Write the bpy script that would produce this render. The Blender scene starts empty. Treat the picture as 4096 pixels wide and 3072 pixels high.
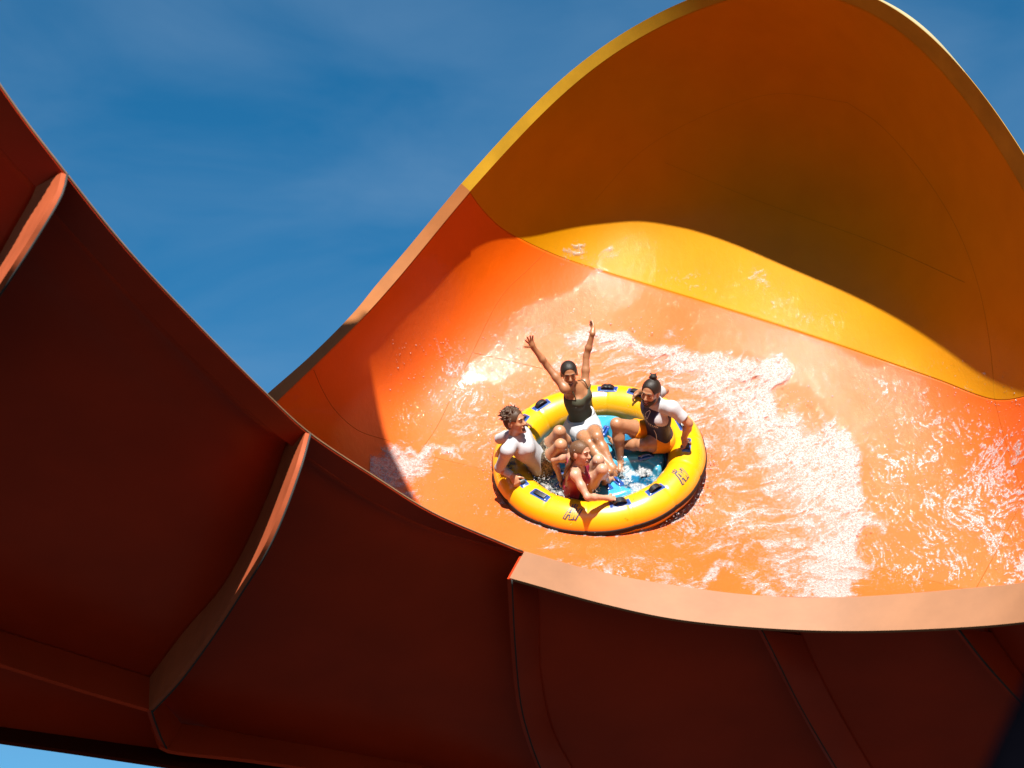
import bpy, bmesh, math, random
import numpy as np
from mathutils import Vector, Matrix
rng = np.random.default_rng(7)
random.seed(7)
scene = bpy.context.scene
COL = scene.collection

# ------------------------------------------------------------------ camera frame
FOC, SENS = 70.0, 36.0
K = SENS / FOC / 4096.0            # tangent per photo pixel
PITCH = math.radians(24.0)
CAM = np.array([0.0, 0.0, 1.7])
# columns: where the photograph's right, up, back axes point in the world
RX = np.array([1.0, 0, 0])
RU = np.array([0, -math.sin(PITCH), math.cos(PITCH)])
RB = np.array([0, -math.cos(PITCH), -math.sin(PITCH)])
R3 = np.stack([RX, RU, RB], 1)
def c2w(p):
    return np.asarray(p, float) @ R3.T + CAM
def cdir(v):
    return np.asarray(v, float) @ R3.T
def ray(px, py):
    return np.array([(px - 2048) * K, -(py - 1536) * K, -1.0])
def P(px, py, d):
    """sight-line point at distance d, camera axes"""
    return ray(px, py) * d
# slide floor plane (camera axes)
E = math.radians(39.0); T = math.radians(7.0)
N_ = np.array([-math.cos(E) * math.sin(T), math.cos(E) * math.cos(T), math.sin(E)])
E1 = np.array([math.cos(T), math.sin(T), 0.0])
E2 = np.cross(N_, E1)
D0 = 19.1
C0 = float(N_ @ P(2395, 1838, D0)) - 0.18      # plane offset: tube centre is .18 above
def depth_h(px, py, h):
    px = np.asarray(px, float); py = np.asarray(py, float)
    nd = N_[0] * (px - 2048) * K - N_[1] * (py - 1536) * K - N_[2]
    return (C0 + h) / nd
def PH(px, py, h):
    return P(px, py, float(depth_h(px, py, h)))
OR = P(2395, 1838, D0) - 0.18 * N_             # raft centre on the floor
def raft(a, b, h):
    return OR + a * E1 + b * E2 + h * N_
# sun
PHI = math.radians(32.0)
SUNC = np.array([0.0, math.cos(PHI), math.sin(PHI)])
SUNW = cdir(SUNC)

# ------------------------------------------------------------------ helpers
def tag(o, label=None, cat=None, group=None, kind=None):
    if label: o['label'] = label
    if cat: o['category'] = cat
    if group: o['group'] = group
    if kind: o['kind'] = kind
    return o
def empty(name, wloc):
    o = bpy.data.objects.new(name, None); COL.objects.link(o)
    o.location = Vector(wloc); o.empty_display_size = 0.2
    return o
def link(name, me, mat=None, parent=None, smooth=True):
    o = bpy.data.objects.new(name, me); COL.objects.link(o)
    if mat is not None:
        for m in (mat if isinstance(mat, (list, tuple)) else [mat]): me.materials.append(m)
    if smooth:
        me.polygons.foreach_set('use_smooth', [True] * len(me.polygons))
    if parent is not None:
        o.parent = parent
        o.matrix_parent_inverse = Matrix.Translation(parent.location).inverted() if parent.type == 'EMPTY' else Matrix()
    return o
def mesh(name, verts, faces, mat=None, parent=None, smooth=True, uv=None, cam=True):
    v = np.asarray(verts, float)
    if cam: v = c2w(v)
    me = bpy.data.meshes.new(name)
    me.from_pydata(v.tolist(), [], [list(map(int, f)) for f in faces])
    me.update()
    return link(name, me, mat, parent, smooth)
def fastmesh(name, v, quads, mat=None, parent=None, smooth=True, attrs=None):
    """big quad mesh in camera axes"""
    v = c2w(v); quads = np.asarray(quads, np.int32)
    me = bpy.data.meshes.new(name)
    n, m, k = len(v), len(quads), quads.shape[1]
    me.vertices.add(n); me.vertices.foreach_set('co', v.astype(np.float32).ravel())
    me.loops.add(m * k); me.loops.foreach_set('vertex_index', quads.ravel())
    me.polygons.add(m)
    me.polygons.foreach_set('loop_start', np.arange(0, m * k, k, dtype=np.int32))
    me.update(calc_edges=True); me.validate()
    for an, av in (attrs or {}).items():
        a = me.attributes.new(an, 'FLOAT', 'POINT'); a.data.foreach_set('value', np.asarray(av, np.float32))
    return link(name, me, mat, parent, smooth)
def gridfaces(nu, nv, wrap_u=False, wrap_v=False, flip=False):
    i, j = np.meshgrid(np.arange(nu if wrap_u else nu - 1), np.arange(nv if wrap_v else nv - 1), indexing='ij')
    i = i.ravel(); j = j.ravel(); i2 = (i + 1) % nu; j2 = (j + 1) % nv
    q = np.stack([i * nv + j, i2 * nv + j, i2 * nv + j2, i * nv + j2], 1)
    return q[:, ::-1] if flip else q
def crv(pts, n):
    """centripetal-ish Catmull-Rom through pts (any dimension), n samples evenly by length"""
    p = np.asarray(pts, float)
    if len(p) == 2:
        t = np.linspace(0, 1, n)[:, None]; return p[0] * (1 - t) + p[1] * t
    q = np.vstack([2 * p[0] - p[1], p, 2 * p[-1] - p[-2]])
    out = []
    for i in range(1, len(q) - 2):
        p0, p1, p2, p3 = q[i - 1], q[i], q[i + 1], q[i + 2]
        def kn(a, b): return max(1e-6, np.linalg.norm((b - a)[:2]) ** .5) if True else 1
        t0 = 0; t1 = kn(p0, p1); t2 = t1 + kn(p1, p2); t3 = t2 + kn(p2, p3)
        t = np.linspace(t1, t2, 24, endpoint=False)[:, None]
        A1 = (t1 - t) / (t1 - t0) * p0 + (t - t0) / (t1 - t0) * p1
        A2 = (t2 - t) / (t2 - t1) * p1 + (t - t1) / (t2 - t1) * p2
        A3 = (t3 - t) / (t3 - t2) * p2 + (t - t2) / (t3 - t2) * p3
        B1 = (t2 - t) / (t2 - t0) * A1 + (t - t0) / (t2 - t0) * A2
        B2 = (t3 - t) / (t3 - t1) * A2 + (t - t1) / (t3 - t1) * A3
        out.append((t2 - t) / (t2 - t1) * B1 + (t - t1) / (t2 - t1) * B2)
    out.append(p[-1:]); c = np.vstack(out)
    L = np.concatenate([[0], np.cumsum(np.linalg.norm(np.diff(c[:, :2], axis=0), axis=1))])
    s = np.linspace(0, L[-1], n)
    return np.stack([np.interp(s, L, c[:, k]) for k in range(c.shape[1])], 1)
def solid(o, t, off=-1.0):
    m = o.modifiers.new('thickness', 'SOLIDIFY'); m.thickness = t; m.offset = off
    return o
def bevel(o, w, seg=2):
    m = o.modifiers.new('edge', 'BEVEL'); m.width = w; m.segments = seg; m.limit_method = 'ANGLE'
    return o

# value noise ------------------------------------------------------
_LAT = rng.random((256, 256))
def vnoise(x, y):
    xi = np.floor(x).astype(int); yi = np.floor(y).astype(int); fx = x - xi; fy = y - yi
    fx = fx * fx * (3 - 2 * fx); fy = fy * fy * (3 - 2 * fy)
    a = _LAT[xi % 256, yi % 256]; b = _LAT[(xi + 1) % 256, yi % 256]
    c = _LAT[xi % 256, (yi + 1) % 256]; d = _LAT[(xi + 1) % 256, (yi + 1) % 256]
    return (a * (1 - fx) + b * fx) * (1 - fy) + (c * (1 - fx) + d * fx) * fy
def fbm(x, y, o=4, g=.5):
    s = 0; w = 1; t = 0
    for i in range(o):
        s = s + w * vnoise(x * 2 ** i + 17.3 * i, y * 2 ** i + 5.1 * i); t += w; w *= g
    return s / t

# ------------------------------------------------------------------ materials
def newmat(name):
    m = bpy.data.materials.new(name); m.use_nodes = True
    nt = m.node_tree; b = nt.nodes['Principled BSDF']
    return m, nt, b
def nd(nt, typ, **kw):
    n = nt.nodes.new(typ)
    for k, v in kw.items():
        if k in n.inputs.keys(): n.inputs[k].default_value = v
        else: setattr(n, k, v)
    return n
def mat(name, col, rough=.5, spec=.5, coat=0, coat_rough=.05, noise=0, nscale=8, bump=0, bscale=60, sss=0, metallic=0):
    m, nt, b = newmat(name)
    b.inputs['Base Color'].default_value = (*col, 1); b.inputs['Roughness'].default_value = rough
    b.inputs['Specular IOR Level'].default_value = spec; b.inputs['Metallic'].default_value = metallic
    b.inputs['Coat Weight'].default_value = coat; b.inputs['Coat Roughness'].default_value = coat_rough
    if sss:
        b.inputs['Subsurface Weight'].default_value = sss; b.inputs['Subsurface Radius'].default_value = (.012, .005, .003)
        b.inputs['Subsurface Scale'].default_value = 1.0
    tc = nd(nt, 'ShaderNodeTexCoord')
    if noise:
        n = nd(nt, 'ShaderNodeTexNoise', Scale=nscale, Detail=5.0, Roughness=.6)
        nt.links.new(tc.outputs['Object'], n.inputs['Vector'])
        r = nd(nt, 'ShaderNodeValToRGB')
        c0 = [max(0, c * (1 - noise)) for c in col]; c1 = [min(1, c * (1 + noise)) for c in col]
        r.color_ramp.elements[0].position = .3; r.color_ramp.elements[1].position = .7
        r.color_ramp.elements[0].color = (*c0, 1); r.color_ramp.elements[1].color = (*c1, 1)
        nt.links.new(n.outputs['Fac'], r.inputs['Fac']); nt.links.new(r.outputs['Color'], b.inputs['Base Color'])
    if bump:
        n2 = nd(nt, 'ShaderNodeTexNoise', Scale=bscale, Detail=4.0)
        nt.links.new(tc.outputs['Object'], n2.inputs['Vector'])
        bp = nd(nt, 'ShaderNodeBump', Strength=bump, Distance=.01)
        nt.links.new(n2.outputs['Fac'], bp.inputs['Height']); nt.links.new(bp.outputs['Normal'], b.inputs['Normal'])
    return m
SUN_E = 5.0; SKY_S = .05; SKY_SAT = 1.36; SKY_V = .76; SKY_H = .49; CLOUD = (1.7, 2.7, 4.0, 1); EXPO = 1.6
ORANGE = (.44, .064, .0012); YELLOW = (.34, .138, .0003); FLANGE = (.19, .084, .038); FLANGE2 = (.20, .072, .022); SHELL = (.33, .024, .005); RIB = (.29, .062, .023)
SKIN_W1 = (.23, .10, .045); SKIN_M2 = (.25, .115, .058); SKIN_M1 = (.29, .14, .074); SKIN_W2 = (.34, .18, .115)
FOAM = (.35, .35, .352)
# ------------------------------------------------------------------ camera, sun, sky
cam = bpy.data.cameras.new('camera'); co = bpy.data.objects.new('camera', cam); COL.objects.link(co)
co.location = CAM; co.rotation_euler = (math.pi / 2 + PITCH, 0, 0)
cam.lens = FOC; cam.sensor_width = SENS; cam.clip_end = 3000; cam.clip_start = .05
cam.dof.use_dof = True; cam.dof.focus_distance = 19.0; cam.dof.aperture_fstop = 2.8
scene.camera = co
sun = bpy.data.lights.new('sun', 'SUN'); so = bpy.data.objects.new('sun', sun); COL.objects.link(so)
sun.energy = SUN_E; sun.angle = math.radians(.5); sun.color = (1, .95, .86)
so.rotation_euler = Vector(SUNW).to_track_quat('Z', 'Y').to_euler(); so.location = (0, -10, 30)
w = bpy.data.worlds.new('World'); scene.world = w; w.use_nodes = True
nt = w.node_tree; bg = nt.nodes['Background']; bg.inputs['Strength'].default_value = SKY_S
sky = nt.nodes.new('ShaderNodeTexSky'); sky.sky_type = 'NISHITA'; sky.sun_disc = False
sky.sun_elevation = math.asin(SUNW[2]); sky.sun_rotation = math.atan2(SUNW[0], SUNW[1])
sky.air_density = 1.0; sky.dust_density = 0.0; sky.ozone_density = 3.0; sky.altitude = 0
# thin high cirrus veils
tc = nt.nodes.new('ShaderNodeTexCoord'); mp = nt.nodes.new('ShaderNodeMapping')
mp.inputs['Rotation'].default_value = (0, math.radians(-28), 0); mp.inputs['Scale'].default_value = (2.2, 2.0, 7.0)
nt.links.new(tc.outputs['Generated'], mp.inputs['Vector'])
nz = nt.nodes.new('ShaderNodeTexNoise'); nz.inputs['Scale'].default_value = 2.4; nz.inputs['Detail'].default_value = 7; nz.inputs['Roughness'].default_value = .52
nz.inputs['Distortion'].default_value = .5
nt.links.new(mp.outputs['Vector'], nz.inputs['Vector'])
cr = nt.nodes.new('ShaderNodeValToRGB'); cr.color_ramp.elements[0].position = .30; cr.color_ramp.elements[1].position = .74
cr.color_ramp.elements[0].color = (0, 0, 0, 1); cr.color_ramp.elements[1].color = (.32, .32, .32, 1)
nt.links.new(nz.outputs['Fac'], cr.inputs['Fac'])
hs = nt.nodes.new('ShaderNodeHueSaturation'); hs.inputs['Saturation'].default_value = SKY_SAT; hs.inputs['Value'].default_value = SKY_V
hs.inputs['Hue'].default_value = SKY_H
nt.links.new(sky.outputs['Color'], hs.inputs['Color'])
mx = nt.nodes.new('ShaderNodeMixRGB'); mx.inputs['Color2'].default_value = CLOUD
nt.links.new(cr.outputs['Color'], mx.inputs['Fac']); nt.links.new(hs.outputs['Color'], mx.inputs['Color1'])
nt.links.new(mx.outputs['Color'], bg.inputs['Color'])
scene.view_settings.view_transform = 'Standard'; scene.view_settings.look = 'None'
scene.view_settings.exposure = EXPO; scene.view_settings.gamma = 1
scene.cycles.use_denoising = True
scene.cycles.max_bounces = 8; scene.cycles.diffuse_bounces = 1; scene.cycles.transparent_max_bounces = 8
scene.cycles.sample_clamp_indirect = 6

# ground
g = [(-900, -900, 0), (900, -900, 0), (900, 1500, 0), (-900, 1500, 0)]
tag(mesh('ground', g, [(0, 1, 2, 3)], mat('paving', (.02, .017, .015), .85, .2, noise=.25, nscale=.6), cam=False, smooth=False), kind='structure')
# ================================================================== WATER SLIDE
slide = empty('water_slide', c2w(PH(2600, 2000, -2.0)))
tag(slide, 'huge orange and yellow water slide with a towering yellow curved wall', 'water slide')

def wet_plastic(name, col, rough, coat=.55, wave=1.0, wscale=15.0, mott=.06, cr=.06, dry=.03, spec=.42):
    """glossy gelcoat under a running film of water"""
    m, nt, b = newmat(name)
    b.inputs['Roughness'].default_value = rough; b.inputs['Coat Weight'].default_value = coat
    b.inputs['Coat Roughness'].default_value = cr; b.inputs['Specular IOR Level'].default_value = spec
    tc = nd(nt, 'ShaderNodeTexCoord')
    n = nd(nt, 'ShaderNodeTexNoise', Scale=2.2, Detail=6.0, Roughness=.6)
    nt.links.new(tc.outputs['Object'], n.inputs['Vector'])
    r = nd(nt, 'ShaderNodeValToRGB')
    r.color_ramp.elements[0].position = .3; r.color_ramp.elements[1].position = .72
    r.color_ramp.elements[0].color = (*[max(0, c * (1 - mott)) for c in col], 1)
    r.color_ramp.elements[1].color = (*[min(1, c * (1 + mott)) for c in col], 1)
    nt.links.new(n.outputs['Fac'], r.inputs['Fac']); nt.links.new(r.outputs['Color'], b.inputs['Base Color'])
    if wave:
        # water amount: attribute written on the mesh (where the film runs)
        at = nd(nt, 'ShaderNodeAttribute', attribute_name='wet')
        mp = nd(nt, 'ShaderNodeMapping'); mp.inputs['Scale'].default_value = (1, .55, .55)
        nt.links.new(tc.outputs['Object'], mp.inputs['Vector'])
        w1 = nd(nt, 'ShaderNodeTexNoise', Scale=wscale, Detail=7.0, Roughness=.68, Distortion=.6)
        nt.links.new(mp.outputs['Vector'], w1.inputs['Vector'])
        patch = nd(nt, 'ShaderNodeTexNoise', Scale=1.1, Detail=4.0, Roughness=.55)
        nt.links.new(tc.outputs['Object'], patch.inputs['Vector'])
        pr = nd(nt, 'ShaderNodeMapRange'); pr.inputs['From Min'].default_value = .38; pr.inputs['From Max'].default_value = .62
        pr.inputs['To Min'].default_value = .25
        nt.links.new(patch.outputs['Fac'], pr.inputs['Value'])
        mu = nd(nt, 'ShaderNodeMath', operation='MULTIPLY'); nt.links.new(at.outputs['Fac'], mu.inputs[0]); nt.links.new(pr.outputs['Result'], mu.inputs[1])
        bp = nd(nt, 'ShaderNodeBump', Distance=.07); 
        ms = nd(nt, 'ShaderNodeMath', operation='MULTIPLY'); ms.inputs[1].default_value = wave
        nt.links.new(mu.outputs[0], ms.inputs[0]); nt.links.new(ms.outputs[0], bp.inputs['Strength'])
        nt.links.new(w1.outputs['Fac'], bp.inputs['Height'])
        nt.links.new(bp.outputs['Normal'], b.inputs['Coat Normal'])
        cw = nd(nt, 'ShaderNodeMapRange'); cw.inputs['From Max'].default_value = .5; cw.inputs['To Min'].default_value = dry; cw.inputs['To Max'].default_value = coat
        nt.links.new(at.outputs['Fac'], cw.inputs['Value']); nt.links.new(cw.outputs['Result'], b.inputs['Coat Weight'])
        sw = nd(nt, 'ShaderNodeMapRange'); sw.inputs['From Min'].default_value = .05; sw.inputs['From Max'].default_value = .42; sw.inputs['To Min'].default_value = .04; sw.inputs['To Max'].default_value = spec
        nt.links.new(at.outputs['Fac'], sw.inputs['Value']); nt.links.new(sw.outputs['Result'], b.inputs['Specular IOR Level'])
        b2 = nd(nt, 'ShaderNodeBump', Distance=.012, Strength=.25)
        nt.links.new(w1.outputs['Fac'], b2.inputs['Height']); nt.links.new(b2.outputs['Normal'], b.inputs['Normal'])
    return m
M_OR = wet_plastic('orange_gelcoat', ORANGE, .60)
M_YE = wet_plastic('yellow_gelcoat', YELLOW, .60, wave=.9, coat=.10, dry=0, spec=.18)
M_FL = mat('orange_flange', FLANGE, .45, .5, noise=.10, nscale=2.5, bump=.05, bscale=20)
M_FY = mat('yellow_flange', (.26, .14, .008), .6, .08, noise=.14, nscale=3)
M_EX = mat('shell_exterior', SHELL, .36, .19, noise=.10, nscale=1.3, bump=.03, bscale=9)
M_RB_LIT = mat('rib_gelcoat_lit', RIB, .5, .22, noise=.14, nscale=5, bump=.06, bscale=25)
M_SEAM = mat('seam_sealant', (.20, .046, .003), .8, .1)
M_FL2 = mat('far_flange', FLANGE2, .6, .08, noise=.12, nscale=2.5, bump=.05, bscale=20)
M_GAP = mat('rubber_gasket', (.02, .02, .02), .7, .3)

# height of the channel surface above the floor plane, through control points
CP = np.array([
 (2400,1850,0),(2000,1950,0),(2800,1850,0),(2400,2150,0),(3000,2050,0),(3400,1900,.02),(2700,1500,.02),(3300,1600,.05),
 (3700,2000,.08),(2200,1450,.05),(3300,2250,.0),(1950,1800,.04),
 (1780,1800,.08),(1890,1410,.25),(2020,1180,.55),(2180,990,.64),(2300,1250,.13),
 (1545,1600,.32),(1640,1420,.52),(1460,1650,.55),(1640,1600,.12),(1760,1600,.07),(1790,1300,.52),(1850,1150,.82),(1490,1440,.84),(1700,1160,1.0),(1650,1800,.05),
 (1110,1610,1.36),(1300,1430,1.46),(1450,1265,1.44),(1650,1040,1.48),(1879,766,1.78),(2100,515,2.13),(2328,298,2.32),(2783,32,3.02),(2560,140,2.60),(2950,-25,3.25),(3650,141,3.45),(3960,520,2.97),(1560,1150,1.43),(1760,905,1.61),
 (3150,-70,3.57),(3482,40,3.48),(3812,325,3.21),(4096,758,2.65),(4400,1350,2.18),(4700,1900,1.8),
 (2330,1060,.30),(2900,1250,.28),(3500,1440,.33),(3980,1600,.5),(2500,890,.46),(3000,950,.62),(3500,1170,.62),(3900,1450,.7),
 (2600,500,1.6),(3100,500,1.5),(3100,200,2.4),(3600,700,1.5),(3390,410,1.95),(3900,1100,1.4),(2200,700,1.25),
 (4096,1700,.8),(4096,2000,.38),(4096,2300,.25),(4500,2000,1.2),(1300,1850,.8),(1550,2050,.3),(2100,2300,.02),(3000,2460,.1),(3900,2450,.2),(900,2000,1.4),(4700,2350,1.0)], float)
def _rbf(cp):
    X = (cp[:, :2] - 2048) / 1000
    r = np.linalg.norm(X[:, None] - X[None], axis=2); A = r ** 3 + np.eye(len(cp)) * .02
    Pm = np.column_stack([np.ones(len(cp)), X])
    M = np.block([[A, Pm], [Pm.T, np.zeros((3, 3))]])
    sol = np.linalg.solve(M, np.concatenate([cp[:, 2], np.zeros(3)]))
    def f(px, py):
        Y = (np.stack([np.ravel(px), np.ravel(py)], 1) - 2048) / 1000
        out = np.empty(len(Y))
        for i in range(0, len(Y), 20000):
            y = Y[i:i + 20000]
            rr = np.linalg.norm(y[:, None] - X[None], axis=2) ** 3
            out[i:i + 20000] = rr @ sol[:-3] + sol[-3] + y @ sol[-2:]
        return out.reshape(np.shape(px))
    return f
H0 = _rbf(CP)
def seam_below(px, py):      # photo pixels below the long floor joint
    return (py - (1830 + (px - 1740) * .2488)) * .97
def H(px, py):
    px = np.asarray(px, float); py = np.asarray(py, float)
    s = np.maximum(0, seam_below(px, py))
    return H0(px, py) + s * .0010 * np.clip((px - 1700) / 250, 0, 1)
def S(px, py, lift=0.0):
    """point on the channel surface seen at (px,py)"""
    px = np.asarray(px, float); py = np.asarray(py, float)
    d = depth_h(px, py, H(px, py) + lift)
    return np.stack([(px - 2048) * K * d, -(py - 1536) * K * d, -d], -1)

RIM_OR = [(640,2050),(800,1895),(950,1755),(1108,1607),(1289,1434),(1463,1260),(1579,1130),(1687,1000),(1787,877),(1879,766)]
YB = [(1879,766),(1925,830),(2000,905),(2090,960),(2200,1012),(2300,1050),(2600,1143),(2900,1235),(3200,1330),(3500,1432),(3750,1520),(3980,1600),(4096,1588),(4250,1530),(4450,1440)]
ARCH = [(1879,766),(2000,628),(2160,458),(2328,298),(2560,140),(2783,32),(2950,-25),(3110,-55),(3270,-45),(3422,0),(3560,75),(3650,141),(3812,325),(3950,510),(4096,758),(4290,1120),(4450,1440)]
BOT = [(1000,2330),(1250,2130),(1560,2095),(1850,2205),(2096,2290),(2402,2370),(2755,2432),(3045,2462),(3392,2466),(3874,2432),(4096,2412),(4450,2360),(4800,2280)]

def blobmap(px, py, items):
    out = np.zeros(np.shape(px))
    for x, y, rx, ry, v in items: out = np.maximum(out, v * np.exp(-(((px - x) / rx) ** 2 + ((py - y) / ry) ** 2)))
    return out
def wetness(px, py):
    """how much water runs over the gelcoat here"""
    h = H(px, py)
    w = .42 * np.clip((.85 - h) / .5, 0, 1)
    w = np.maximum(w, blobmap(px, py, [(3900,1950,520,330,1.0),(3600,2200,420,220,.8),(4060,2250,250,250,.9),(1750,1500,260,330,.40),(1950,1650,300,250,.45),(3700,1500,420,160,.6),(2900,1330,500,160,.3),(1640,1640,100,110,.9)]))
    return w * np.clip((1.5 - h) / .5, 0, 1)
def patch(name, top, bot, nu, nv, m, parent, th=.03, gridpow=1.0):
    t = np.linspace(0, 1, nv) ** gridpow
    g = top[:, None, :] * (1 - t[None, :, None]) + bot[:, None, :] * t[None, :, None]
    px, py = g[..., 0], g[..., 1]
    v = S(px, py).reshape(-1, 3)
    o = fastmesh(name, v, gridfaces(nu, nv, flip=True), m, parent, attrs={'wet': wetness(px, py).ravel()})
    return o, v.reshape(nu, nv, 3)

nL, nR = 110, 230
rimc = crv(RIM_OR, nL); ybc = crv(YB, nR)
top = np.vstack([rimc, ybc[1:], crv([(4450,1440),(4620,1760),(4800,2100)], 30)[1:]])
nu = len(top)
bot = crv(BOT, nu)
fl, FV = patch('orange_channel', top, bot, nu, 150, M_OR, slide)
arch = crv(ARCH, nR)
for _ in range(250): arch[1:-1] = .5 * arch[1:-1] + .25 * (arch[:-2] + arch[2:])
ye, YV = patch('yellow_wall', arch, ybc, nR, 120, M_YE, slide)
for o in (fl, ye): solid(o, .03, -1)

# seams: thin sealant beads on the surface
def bead(name, pts, n=120, r=.0034, m=M_SEAM, parent=slide, lift=-.001):
    c = crv(pts, n); p = S(c[:, 0], c[:, 1], lift)
    return tube(name, p, r, m, parent, 5)
def tube(name, p, r, m, parent, k=8, cam=True, caps=True):
    p = np.asarray(p, float); n = len(p)
    rr = np.full(n, r) if np.isscalar(r) else np.asarray(r)
    t = np.gradient(p, axis=0); t /= np.linalg.norm(t, axis=1)[:, None] + 1e-9
    ref = np.array([0, 0, 1.0]) if abs(t[0] @ np.array([0, 0, 1.0])) < .9 else np.array([1.0, 0, 0])
    v = []; a = np.cross(t[0], ref); a /= np.linalg.norm(a)
    for i in range(n):
        a = a - (a @ t[i]) * t[i]; a /= np.linalg.norm(a); b = np.cross(t[i], a)
        for j in range(k):
            th = 2 * math.pi * j / k; v.append(p[i] + rr[i] * (math.cos(th) * a + math.sin(th) * b))
    f = gridfaces(n, k, wrap_v=True).tolist()
    if caps: f += [list(range(k)), list(range((n - 1) * k, n * k))[::-1]]
    return mesh(name, v, f, m, parent, cam=cam)
for pts in ([(1645,1850),(1740,1720),(1810,1580),(1890,1410),(2010,1180),(2110,1080),(2190,1000)],
            [(1740,1830),(2000,1895),(2800,2094),(3400,2243),(3874,2361)],
            [(1890,1410),(2150,1470),(2500,1560)],
            [(3980,1600),(4010,1720),(4050,1850),(4140,2100)],
            [(4090,2000),(4000,2180),(3890,2380)],
            [(1255,1480),(1290,1560),(1340,1640),(1430,1720),(1560,1765)]):
    bead('panel_seam', pts)
M_YS = mat('yellow_sealant', (.22, .10, .0005), .8, .1)
for pts in ([(3390,410),(3520,500),(3680,680),(3820,900),(3910,1130),(3960,1380),(3980,1600)],
            [(1925,830),(1960,950),(2010,1000)] if False else [(2380,800),(2560,610),(2800,470),(3100,375),(3390,410)],
            [(2660,650),(3050,810),(3500,970),(3860,1130)]):
    bead('panel_seam', pts, r=.0032, m=M_YS)

# far rim flange ----------------------------------------------------
OUT_OR = [(600,2010),(760,1860),(910,1725),(1066,1580),(1239,1428),(1416,1250),(1506,1140),(1629,995),(1743,856),(1832,750)]
OUT_YE = [(1832,750),(1955,610),(2122,432),(2301,258),(2491,119),(2680,0),(2900,-90),(3110,-130),(3300,-115),(3470,-45),(3531,0),(3606,38),(3693,119),(3861,276),(3975,433),(4096,607),(4310,980),(4500,1400)]
def strip(name, inner, outer, m, parent, th=.02):
    """flat bar between two edges, real thickness, crisp corners"""
    n = len(inner); i = np.asarray(inner); o = np.asarray(outer)
    t = np.gradient((i + o) / 2, axis=0); nn = np.cross(t, o - i); nn /= np.linalg.norm(nn, axis=1)[:, None] + 1e-9
    c = [i + nn * th / 2, o + nn * th / 2, o - nn * th / 2, i - nn * th / 2]
    V = []; Fq = []
    for a in range(4):
        b0 = len(V) * n; V += [c[a], c[(a + 1) % 4]]
        k = np.arange(n - 1)
        Fq.append(np.stack([b0 + k, b0 + n + k, b0 + n + k + 1, b0 + k + 1], 1))
    v = np.concatenate(V); q = np.vstack(Fq).tolist()
    for e in (0, n - 1):
        b0 = len(v); v = np.vstack([v, [x[e] for x in c]]); q.append([b0, b0 + 1, b0 + 2, b0 + 3])
    return mesh(name, v, q, m, parent)
def outer_pts(inner_px, outer_px, tilt):
    i3 = S(inner_px[:, 0], inner_px[:, 1]); d = -i3[:, 2] + tilt
    o3 = np.stack([(outer_px[:, 0] - 2048) * K * d, -(outer_px[:, 1] - 1536) * K * d, -d], 1)
    return i3, o3
ta = np.gradient(arch, axis=0); ta /= np.linalg.norm(ta, axis=1)[:, None]
ta = np.stack([np.convolve(np.pad(ta[:, k], 10, 'edge'), np.ones(21) / 21, 'valid') for k in (0, 1)], 1); ta /= np.linalg.norm(ta, axis=1)[:, None]
oy = arch + np.stack([ta[:, 1], -ta[:, 0]], 1) * np.interp(np.linspace(0, 1, nR), [0, .2, .5, .72, 1], [46, 49, 58, 70, 88])[:, None]
s = np.linspace(0, 1, nR)
want = np.interp(s, [0, .10, .2, .3, .42, .7, 1], [.55, .52, .35, .12, -.25, -.15, .06])
i3 = outer_pts(arch, oy, np.zeros(nR))[0]; tg = np.gradient(i3, axis=0); best = np.full(nR, 9.0); tl = np.zeros(nR)
for tv in np.linspace(-.30, .20, 51):
    o3 = outer_pts(arch, oy, np.full(nR, tv))[1]; nn = np.cross(tg, o3 - i3); nn /= np.linalg.norm(nn, axis=1)[:, None]
    nn *= np.sign(-(nn * i3).sum(1))[:, None]; e = np.abs(nn @ SUNC - want); m_ = e < best; best[m_] = e[m_]; tl[m_] = tv
tl = np.convolve(np.pad(tl, 12, 'edge'), np.ones(25) / 25, 'valid')
oc = crv(OUT_OR[:-1] + [tuple(oy[0])], nL); io, oo = outer_pts(rimc, oc, np.interp(np.linspace(0, 1, nL), [0, .7, 1], [.03, .03, tl[0]]))
strip('rim_flange', io, oo, M_FL2, slide)
i3, o3 = outer_pts(arch, oy, tl)
strip('rim_flange', i3, o3, M_FY, slide, .005)
# turned-back lip on the outside of the arch; sunlit paleness put into its colour
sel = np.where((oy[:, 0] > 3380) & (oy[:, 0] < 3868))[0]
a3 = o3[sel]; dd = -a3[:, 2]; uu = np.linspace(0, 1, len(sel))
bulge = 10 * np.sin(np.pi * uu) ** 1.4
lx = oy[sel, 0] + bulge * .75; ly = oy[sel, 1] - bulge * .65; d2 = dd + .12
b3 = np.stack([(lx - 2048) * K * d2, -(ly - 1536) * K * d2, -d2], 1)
strip('rim_lip', a3, b3, mat('sunlit_lip', (.28, .24, .13), .5), slide, .008)

# ---------------- near wall of the channel (seen from outside) -----
def cpts(rows):   # (px,py,d) rows -> camera points
    r = np.asarray(rows, float); return np.stack([(r[:, 0] - 2048) * K * r[:, 2], -(r[:, 1] - 1536) * K * r[:, 2], -r[:, 2]], 1)
def c3(rows, n): return cpts(crv(rows, n))
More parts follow.
